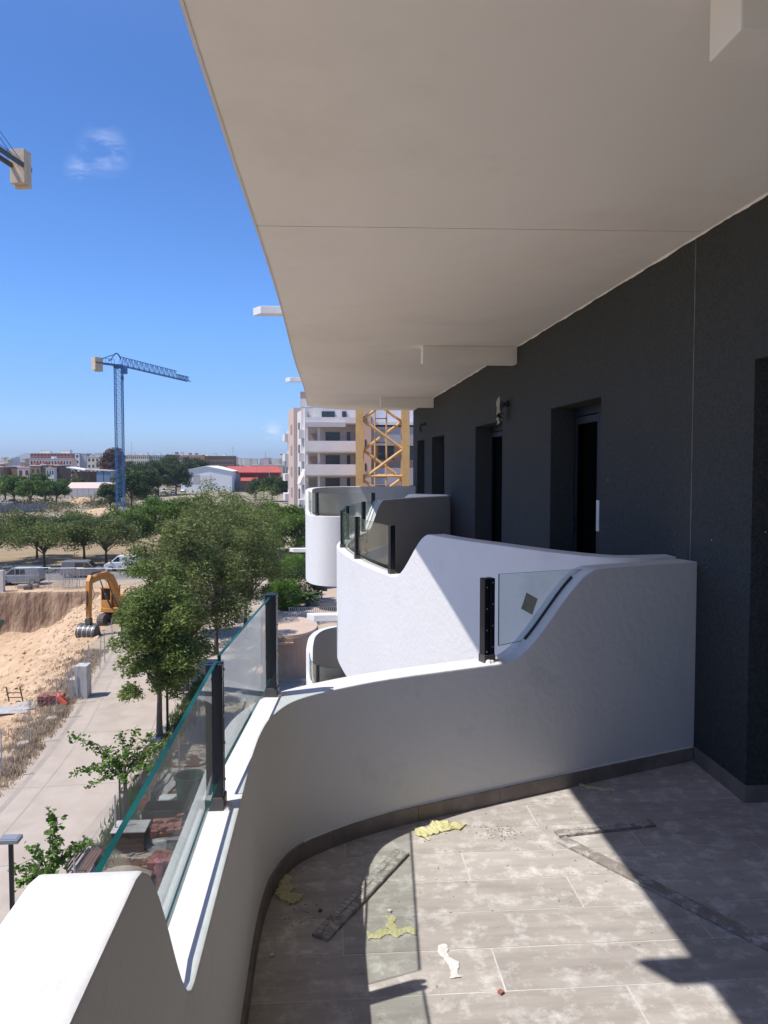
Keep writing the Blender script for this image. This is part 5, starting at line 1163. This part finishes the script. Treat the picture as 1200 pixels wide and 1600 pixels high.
M_TOWNG = mat('town_grey', (0.512, 0.488, 0.464), .85, (0.439, 0.415, 0.390), .05); M_TOWNO = mat('town_ochre', (0.561, 0.366, 0.232), .85, (0.488, 0.317, 0.195), .05); M_TOWNP = mat('town_pink', (0.671, 0.512, 0.439), .85, (0.610, 0.464, 0.390), .05)
M_ROOFR = mat('red_roof', (.50, .10, .07), .7, (.42, .085, .06), .3); M_BLUEW = mat('blue_sheet', (.16, .25, .36), .6)
town('', 0, M_TOWNR, 'long red block with white roof rooms on the left horizon', 47, 110, 708.5, 650, 14, (2, 12, 15), roofs=[(.25, .48, 2.6, M_TOWNW), (.76, .98, 2.8, M_TOWNW)])
town('', 0, M_TOWNP, 'pinkish low block in front of the long red block', 47, 112, 717, 600, 12, (2, 14, 4), roofs=[(.5, .56, 1.5, M_TOWNW)])
town('', 0, M_TOWNW, 'narrow white block right of the long red block', 117, 124, 708.5, 640, 16, (4, 1, 2))
town('', 0, M_TOWNG, 'narrow grey sided block joined to the narrow white one', 124.2, 135, 709, 642, 16, None)
town('', 0, M_TOWNC, 'cream block with three rows of windows left of the blue crane', 136, 174, 714, 600, 14, (3, 6, 3), roofs=[(.1, .22, 1.6, M_TOWNG), (.3, .5, 2.6, M_TOWNG), (.7, .85, 2, M_TOWNC)])
town('', 0, M_TOWNC, 'long greige block just right of the blue crane', 194, 232, 711, 760, 14, (3, 12, 6), roofs=[(.05, .12, 2.3, M_TOWNW), (.35, .45, 2.3, M_TOWNW), (.62, .74, 2.3, M_TOWNW), (.86, .94, 2.3, M_TOWNW)])
town('', 0, M_TOWNG, 'greige block with dark bays, second right of the blue crane', 232.6, 262, 711.5, 765, 14, (3, 9, 6), roofs=[(.1, .2, 2.3, M_TOWNW), (.45, .6, 2.3, M_TOWNW)])
town('', 0, M_TOWNB, 'brown end block between the greige and the ochre ones', 262.8, 280, 710.5, 720, 12, (3, 4, 6), roofs=[(.1, .3, 1.8, M_TOWNW), (.6, .8, 2.2, M_TOWNR)])
town('', 0, M_TOWNO, 'ochre apartment block above the white warehouse', 281, 314, 711.5, 620, 16, (3, 8, 3), roofs=[(.02, .12, 2.4, M_TOWNC), (.4, .5, 1.6, M_TOWNR), (.7, .8, 1.5, M_TOWNR)])
town('', 0, M_TOWNB, 'long shaded brown block right of the ochre block', 319, 366, 712.5, 640, 14, (4, 16, 3), roofs=[(.05, .12, 2, M_TOWNW), (.3, .38, 2, M_TOWNC), (.6, .7, 1.8, M_TOWNW)])
town('', 0, mat('town_orange', (.55, .25, .11), .85), 'narrow orange stair tower between the ochre and brown blocks', 314.4, 318.6, 711, 615, 6, None)
qr = random.Random(5)
k = 0
for i in range(15):
    p0 = -2 + i * 3.3 + qr.uniform(-.6, .6); Y = 500 + 12 * i + qr.uniform(0, 120); t_ = qr.uniform(715, 722)
    town('', 0, [M_TOWNW, M_TOWNC][i % 2], ['white', 'cream'][i % 2] + ' town house with a flat roof in the cluster at the left horizon', p0, p0 + qr.uniform(3, 6), t_, Y, 9, (1, 2, 6), name='town_house', group='white town houses at the left horizon')
for i in range(26):
    p0 = 318 + i * 5.4 + qr.uniform(-2, 2); Y = 1250 + qr.uniform(0, 900); t_ = qr.uniform(713.2, 717.5)
    if p0 > 368 and qr.random() < .35: t_ = 716.5
    town('', 0, qr.choice([M_TOWNW, M_TOWNC, M_TOWNP, M_TOWNO]), 'tiny distant building on the skyline, right of the brown block', p0, p0 + qr.uniform(3, 9), t_, Y, 12, None, name='distant_building', group='distant buildings on the skyline')
# houses at the left
hb = [('brown and ochre terraced house with a dark window at the left', M_TOWNB, 17, 27, 729, 345, None), ('pink house with one dark window between the brown ones', M_TOWNP, 27.2, 46.5, 730.5, 344, (1, 2, 6)), ('ochre house wall with a wide dark window behind the green trees', mat('town_ochred', (.34, .20, .11), .85), 47, 63, 728, 342, (1, 2, 6)),
      ('tall dark brown house right of the ochre one', M_TOWNB, 63.3, 72, 727, 343, (2, 1, 3)), ('white stepped stair block among the brown houses', M_TOWNW, 72.3, 84, 732, 341, (2, 3, 3)), ('dark brown end house beside the shed', mat('town_dbrown', (.14, .085, .06), .85), 84.3, 96, 727.5, 345, (2, 1, 3)), ('dull brown house cut by the left frame edge', M_TOWNB, -6, 5, 730, 340, (1, 2, 6))]
for lab, m, a, b, t_, Y, w in hb: town('', 0, m, lab, a, b, t_, Y, 12, w, name='terraced_house', group='brown houses at the left', roofs=[(.2, .5, 1.0, M_TOWNR)] if w else [])
sh = aty(103, 731, 330); se = aty(172, 736, 330); sd_ = thing('open_shed', (sh.x, 330, 0), 'open shed with pale roof and blue end wall left of the blue crane', 'shed'); w = se.x - sh.x
MB().extr([(0, 0, sh.z), (w * .42, 0, sh.z - 1.3), (w * .42, 0, sh.z - .9), (0, 0, sh.z + .4)], (0, 12, 0)).build('left_roof', M_TOWNW, sd_); MB().extr([(w * .43, 0, se.z + .4), (w, 0, se.z - .2), (w, 0, se.z + .2), (w * .43, 0, se.z + .8)], (0, 12, 0)).build('right_roof', M_TOWNG, sd_)
MB().box(w * .68, w * .98, .3, 11, 0, se.z - .4).build('blue_wall', M_BLUEW, sd_); MB().box(w * .02, w * .65, 9, 11.5, 0, se.z - .4).build('back_wall', M_TOWNB, sd_)
for k in range(6): MB().box(w * k / 6 + .1, w * k / 6 + .35, .3, .6, 0, se.z - .3).build('post', M_STEELD, sd_)
def mound(name, px, py, r, h, m, lab, seed=1, ar=1.0):
    p = atz(px, py); mb = MB(); n = 22; rows = 8; q = random.Random(seed); vs = []
    for i in range(rows + 1):
        t = i / rows
        for k in range(n): a = 6.2832 * k / n; rr_ = r * (1 - t) * (1 + .18 * math.sin(a * 3 + seed) + q.uniform(-.06, .06)); vs.append((rr_ * math.cos(a) * ar, rr_ * math.sin(a), h * math.sin(t * 1.57) * (1 + q.uniform(-.05, .05)) - .05))
    mb.add(vs, [(i * n + k, i * n + (k + 1) % n, (i + 1) * n + (k + 1) % n, (i + 1) * n + k) for i in range(rows) for k in range(n)])
    return tag(mb.build(name, m, smooth=True, loc=(p.x, p.y, 0)), lab, 'mound')
mound('earth_mound', 140, 766, 7, 3.4, M_TOWNO, 'orange earth heap in front of the open shed', 2); mound('sand_heap', 131, 786, 4.2, 1.9, M_SAND, 'pale sand heap left of the blue crane foot', 3); mound('earth_mound', 163, 806, 4.5, 1.9, M_SAND, 'rubble heap at the foot of the blue crane', 4, 1.5); mound('earth_mound', 30, 822, 5, .9, M_SAND, 'low pink earth bank behind the acacias', 5, 2.6)
wl = aty(103, 755, 290); wr_ = aty(182, 755, 290); lw = thing('boundary_wall', (wl.x, 290, 0), 'long pinkish precast wall left of the blue crane', 'wall'); s0 = None; w = wr_.x - wl.x
for k in range(9):
    o = inst(s0, lw) if s0 else MB().box(.05, w / 9 - .05, 0, .3, 0, 3.0).build('wall_panel', M_TOWNG, lw); s0 = s0 or o; o.location = (w * k / 9, 0, 0)
MB().extr([(0, 0, 3.02), (w, 0, 3.02), (w, 6, 5.0), (0, 6, 5.0)], (0, 0, .2)).build('sloping_top', M_TOWNP, lw)
# fence of the side street
a = atz(-4, 803); b = atz(72, 800); sf = thing('street_fence', (a.x, a.y, 0), 'grey mesh covered fence along the side street at the left', 'fence'); d = b - a; s0 = None
for k in range(6):
    o = inst(s0, sf) if s0 else MB().box(.06, d.length / 6 - .06, 0, .04, .1, 2.1).build('mesh_panel', mat('fence_cloth', (.25, .245, .25), .9), sf); s0 = s0 or o; o.location = (d.x * k / 6, d.y * k / 6, 0); o.rotation_euler = (0, 0, math.atan2(d.y, d.x))
for k in range(7): MB().box(-.05, .05, -.05, .05, 0, 2.2).build('post', M_GALV, sf).location = (d.x * k / 6, d.y * k / 6, 0)
# poles
def pole(px, top, base, lab, arm=True, Y=None, name='light_pole', r_=.10):
    p = atz(px, base) if Y is None else Vector((aty(px, base, Y).x, Y, 0)); t_ = aty(px, top, p.y); h = t_.z; r = thing(name, (p.x, p.y, 0), lab, 'pole', 'tall poles in the middle distance')
    MB().tube([(0, 0, 0), (0, 0, h)], [r_ * 1.3, r_ * .8], 6).build('mast', M_GALV, r)
    if arm: MB().bar((0, 0, h - .1), (-1.4, 0, h), .12).box(-1.9, -1.2, -.15, .15, h - .12, h + .02).build('lamp_arm', M_GALV, r)
pole(47, 727, 785, 'light pole in front of the ochre house'); pole(81, 734, 787, 'light pole before the white stair block'); pole(84, 727, 760, 'thick pale pole just behind the second light pole', False, None, r_=.3)
pole(175, 732, 756, 'wooden pole left of the blue crane', False, Y=330); pole(421, 733, 772, 'light pole before the red roofed shed'); pole(469, 750, 797, 'thin pole beside the apartment block', False); pole(446.5, 712, 775, 'dark pylon post carrying a flat platform', False, name='pylon', r_=.35)
p = atz(446.5, 775); t_ = aty(446.5, 711, p.y); tag(MB().box(-1.9, 1.9, -1, 1, t_.z, t_.z + .35).build('platform', M_STEELD, loc=(p.x, p.y, 0)), 'flat dark platform on top of the pylon post', 'platform')
pole(206, 690, 718, 'thin aerial on the far long block', False, Y=760, name='aerial', r_=.2); pole(364, 697, 715, 'thin radio mast on the right skyline', False, Y=1500, name='aerial', r_=.5); pole(415, 706, 716, 'second thin radio mast on the right skyline', False, Y=1500, name='aerial', r_=.5)
# white warehouse and red roofed shed
Yw = 332.0; a = aty(282.6, 737, Yw); pk_ = aty(322, 729, Yw); b = aty(362, 737, Yw); wh = thing('warehouse', (a.x, Yw, 0), 'white gabled warehouse with a grey door in the middle distance', 'building'); W_ = b.x - a.x
MB().extr([(0, 0, 0), (W_, 0, 0), (W_, 0, b.z), (pk_.x - a.x, 0, pk_.z), (0, 0, a.z)], (0, 34, 0)).build('hall', mat('warehouse_white', (.78, .78, .78), .7), wh)
MB().extr([(-.5, -.4, a.z - .05), (pk_.x - a.x, -.4, pk_.z), (W_ + .5, -.4, b.z - .05), (W_ + .5, -.4, b.z + .2), (pk_.x - a.x, -.4, pk_.z + .3), (-.5, -.4, a.z + .2)], (0, 35, 0)).build('roof', M_TOWNW, wh)
def wpart(nm, p0, p1, q0, q1, m):
    c0 = aty(p0, q1, Yw); c1 = aty(p1, q0, Yw); MB().box(c0.x - a.x, c1.x - a.x, -.12, .05, max(0, c0.z), c1.z).build(nm, m, wh)
wpart('door', 301.8, 312.2, 741.5, 755, M_TOWNG); wpart('white_gate', 313, 329, 741.5, 757, M_TOWNW)
for k in range(3):
    for j in range(2): wpart('poster', 290 + k * 3.4, 292.4 + k * 3.4, 743 + j * 4.5, 746.5 + j * 4.5, MATS['grey_lamp'])
Yr = 348.0; a = aty(334, 738, Yr); b = aty(437, 738, Yr); rs = thing('red_shed', (a.x, Yr, 0), 'long low shed with a bright red roof beside the white warehouse', 'building'); w = b.x - a.x
rt_ = aty(380, 729.5, 366); MB().extr([(-1, -.8, a.z - .3), (w + 1, -.8, a.z - .3), (w - 2, 18, rt_.z), (4, 18, rt_.z)], (0, 0, .3)).build('roof', M_ROOFR, rs)
MB().box(w * .40, w - .5, 0, 16, 0, a.z - .4).build('wall', mat('dark_red_wall', (.20, .05, .045), .85), rs); MB().box(0, w * .40 - .02, 1, 16, 0, a.z - .4).build('white_wall', M_TOWNW, rs)
c0 = aty(373, 752, 340); c1 = aty(401, 747.5, 340); MB().extr([(c0.x - a.x, -8, c0.z), (c1.x - a.x, -8, c0.z), (c1.x - a.x, -1, c1.z), (c0.x - a.x, -1, c1.z)], (0, 0, .25)).build('lean_to_roof', M_ROOFR, rs)
MB().box(c0.x - a.x + .5, c1.x - a.x - 3, -7.5, -.2, 0, c0.z - .05).build('lean_to_wall', M_TOWNB, rs)
town('', 0, mat('town_salmon', (.60, .40, .28), .85), 'long salmon wall behind the red roofed shed', 393, 442, 727, 420, 8, None, name='long_wall', group=None)
# woods seen as one mass
q = np.random.default_rng(77); n = 46000
PX = q.uniform(-40, 478, n); YY = 420 * np.exp(q.random(n) * 1.75); base_x = (PX - 512) / 1202 * YY
hgt_ = 5.5 + 2.2 * np.sin(PX * .11) + 1.8 * np.sin(PX * .37 + YY * .01); keep = (q.random(n) < (.35 + .65 * (PX > 185))) & ~((PX > 278) & (PX < 450) & (YY < 470))
zz = np.abs(hgt_) * q.random(n) ** .6 + .2
C_ = np.stack([base_x, YY, zz], 1)[keep]; me = leaf_mesh('woodland', C_, (1.6 + .0022 * YY[keep]) * (.6 + .8 * q.random(keep.sum())), .7, mat('leaf_far', (.045, .065, .03), .8, (.075, .09, .045), .03, island=.35), up=.2)
o = bpy.data.objects.new('woodland', me); COL.objects.link(o); tag(o, 'dark green belt of far trees along the horizon', kind='stuff')
q = np.random.default_rng(78); cs = []
for _ in range(230):
    Y = 150 * math.exp(q.random() * 1.0); X = (q.uniform(-30, 300) - 512) / 1202 * Y; rr_ = q.uniform(1.0, 3.6); m_ = int(60 + 40 * rr_)
    if 170 < Y < 190 or 285 < Y < 300 or abs(X + 52.6) < 4: continue
    g_ = q.normal(size=(m_, 3)) * np.array([rr_ * .6, rr_ * .6, .5]); g_[:, 2] = np.abs(g_[:, 2]) * (.7 + .3 * rr_) + .05; cs.append(g_ + np.array([X, Y, 0]))
C_ = np.concatenate(cs); me = leaf_mesh('scrub', C_, .45 * (.6 + .8 * q.random(len(C_))), .6, leafm('leaf_scrub', (.13, .13, .06), (.20, .18, .09), (.28, .22, .13)), up=.2)
o = bpy.data.objects.new('scrub', me); COL.objects.link(o); tag(o, 'patchy dry scrub on the field beyond the acacias', kind='stuff')
# ---- neighbouring apartment block
YA = 97.0
ab = thing('apartment_building', (-2.0, YA, 0), 'white six storey apartment building with long balconies seen under the soffit', 'building'); AO = (-2.0, YA, 0)
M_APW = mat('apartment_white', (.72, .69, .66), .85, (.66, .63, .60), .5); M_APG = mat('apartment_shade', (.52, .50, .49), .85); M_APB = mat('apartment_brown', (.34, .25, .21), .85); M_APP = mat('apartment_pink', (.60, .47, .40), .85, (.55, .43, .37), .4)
def ap(nm, p0, p1, q0, q1, m, d0=0.0, d1=1.0, z0=None):
    c0 = aty(p0, q1, YA); c1 = aty(p1, q0, YA); z_ = c0.z if z0 is None else z0
    return MB().box(c0.x + 2.0, c1.x + 2.0, d0, d1, z_, c1.z).build(nm, m, ab)
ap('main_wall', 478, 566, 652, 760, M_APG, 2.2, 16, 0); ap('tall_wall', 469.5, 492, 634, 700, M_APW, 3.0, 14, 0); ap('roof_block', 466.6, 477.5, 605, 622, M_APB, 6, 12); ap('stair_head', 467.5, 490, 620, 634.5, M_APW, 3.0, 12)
for q0, q1 in ((652, 661), (688.9, 705.5), (725.6, 742.3), (763, 780), (800, 817)): ap('balcony_parapet', 477, 561, q0, q1, M_APW, 0, .25)
for q0 in (660.2, 705.6, 742.4, 780.2): ap('floor_slab', 477.2, 561, q0, q0 + 2.2, M_APW, .26, 2.2)
ap('canopy_slab', 477, 540, 660, 667, M_APG, -.3, 0.0)
for i, q0 in enumerate((674, 711, 747.5)):
    w_ = ap('window', 508.6, 531.4, q0, q0 + 15.5, M_WIN, 2.12, 2.25); ap('window', 542.8, 548, q0, q0 + 16, M_WIN, 2.12, 2.25); ap('sliding_shutter', 551, 555, q0, q0 + 16, M_APP, 2.12, 2.25)
    ap('column', 477.5, 481, q0 - 6, q0 + 18, M_APW, .3, .6); ap('column', 496.5, 499.5, q0 - 6, q0 + 18, M_APW, .9, 1.3); ap('side_window', 483, 494, q0 + 2, q0 + 14, M_APB, 2.1, 2.25)
ap('window', 502.5, 523.5, 641, 651.8, M_WIN, 2.12, 2.25); ap('window', 535, 542, 641, 651.8, M_WIN, 2.12, 2.25); ap('penthouse_wall', 492, 560, 636, 652, M_APW, 2.3, 9)
sv0 = Vector((-2.9 + 2.0, 2.0)); sv1 = Vector((-6.0 + 2.0, 24)); dS = (sv1 - sv0)
def sidew(nm, f0, f1, z0, z1, m, out=.0, th=.3):
    n_ = Vector((-dS.y, dS.x)).normalized(); n_ = n_ if n_.x < 0 else -n_; A = sv0 + dS * f0 + n_ * out; B = sv0 + dS * f1 + n_ * out
    return MB().prism(ccw([(A.x, A.y), (B.x, B.y), (B.x - n_.x * th, B.y - n_.y * th), (A.x - n_.x * th, A.y - n_.y * th)]), z0, z1).build(nm, m, ab)
sidew('side_wall', 0, .42, 0, 19.5, M_APW); sidew('side_wall', .425, .8, 0, 20.2, M_APP, .5, 3); sidew('side_wall', .805, 1.0, 0, 17.6, M_APW, .2, 3)
for k in range(6):
    z_ = 1.6 + k * 3.0
    sidew('side_window', .08, .18, z_, z_ + 1.4, M_WIN, .04, .1); sidew('side_window', .26, .36, z_, z_ + 1.4, M_WIN, .04, .1); sidew('side_window', .52, .62, z_, z_ + 1.4, M_APB, .54, .1); sidew('side_balcony', .82, .99, z_ - .8, z_ + .3, M_APW, 1.0, .9); sidew('side_balcony', .02, .10, z_ - .9, z_ + .2, M_APW, .7, .7)
c0 = aty(465, 755, YA); c1 = aty(476, 737, YA); MB().extr([(c0.x + 2, -1.5, c0.z), (c0.x + 2.35, -1.5, c0.z), (c1.x + 2, .6, c1.z), (c1.x + 1.65, .6, c1.z)], (0, 1.6, .3)).build('awning', mat('awning', (.62, .48, .42), .8, (.7, .68, .66), 3), ab)
# salmon building beyond the yellow mast
YO = 88.0; sb_ = thing('salmon_building', (5.0, YO, 0), 'salmon and grey apartment building seen through the yellow mast', 'building')
def op(nm, p0, p1, q0, q1, m, d0=0.0, d1=1.0, z0=None):
    c0 = aty(p0, q1, YO); c1 = aty(p1, q0, YO); return MB().box(c0.x - 5.0, c1.x - 5.0, d0, d1, c0.z if z0 is None else z0, c1.z).build(nm, m, sb_)
M_SAL = mat('salmon_wall', (.62, .40, .28), .85, (.56, .36, .25), .5); M_GRB = mat('grey_balcony', (.36, .34, .36), .85); M_LAV = mat('pale_lavender', (.62, .61, .66), .8)
op('wall', 566, 580, 640, 765, M_SAL, 0, 12, 0); op('set_back_wall', 580, 700, 664, 765, M_SAL, 3.0, 12, 0); op('roof_terrace_wall', 584, 700, 630, 659, M_LAV, 4.0, 10)
for q0, q1 in ((667, 693), (731, 756), (795, 815)): op('balcony_front', 580.3, 700, q0, q1, M_GRB, .5, .75); op('balcony_floor_slab', 580.3, 700, q1 + .2, q1 + 2.6, M_APW, .76, 3.0)
for q0 in (696, 760): op('dark_opening', 594, 619, q0, q0 + 22, M_WIN, 2.9, 3.05); op('dark_opening', 630, 650, q0, q0 + 22, M_WIN, 2.9, 3.05)
op('roof_edge', 580.3, 700, 659.5, 663.5, M_APW, .3, 12.2)
for k in range(3): op('narrow_window', 570, 572.5, 650 + k * 37, 662 + k * 37, M_WIN, -.05, .02)
bz = aty(383, 880, 96.0); bz2 = aty(412, 845, 96.0); tag(MB().box(-(bz2.x - bz.x) / 2, (bz2.x - bz.x) / 2, 0, 5, 0, bz2.z).build('kiosk', M_BEIGE, loc=((bz.x + bz2.x) / 2, 96, 0)), 'beige rendered hut at the end of the promenade', 'hut')
g0 = aty(412.5, 880, 88.0); g1 = aty(482, 858, 88.0); gw = thing('garden_wall', (g0.x, 88, 0), 'dark grey garden wall under the bright green trees', 'wall'); MB().box(0, g1.x - g0.x, 0, .3, 0, g1.z).build('wall', M_STEELD, gw); MB().box(-.05, g1.x - g0.x + .05, -.05, .35, g1.z, g1.z + .12).build('coping', M_CONC, gw)

# ---- summer haze in the air
hz = MB().box(-6100, 6100, -1600, 9100, -7, 130).build('haze', (lambda m: m)(bpy.data.materials.new('haze_air')))
hm_ = hz.data.materials[0]; hm_.use_nodes = True; n_ = hm_.node_tree; n_.nodes.clear(); ho = n_.nodes.new('ShaderNodeOutputMaterial'); pv = n_.nodes.new('ShaderNodeVolumePrincipled')
pv.inputs['Color'].default_value = (.72, .82, .95, 1); pv.inputs['Density'].default_value = .00013; pv.inputs['Anisotropy'].default_value = .2; n_.links.new(pv.outputs[0], ho.inputs['Volume'])
tag(hz, 'thin summer haze between the balcony and the far town', kind='stuff')
cy.volume_bounces = 0
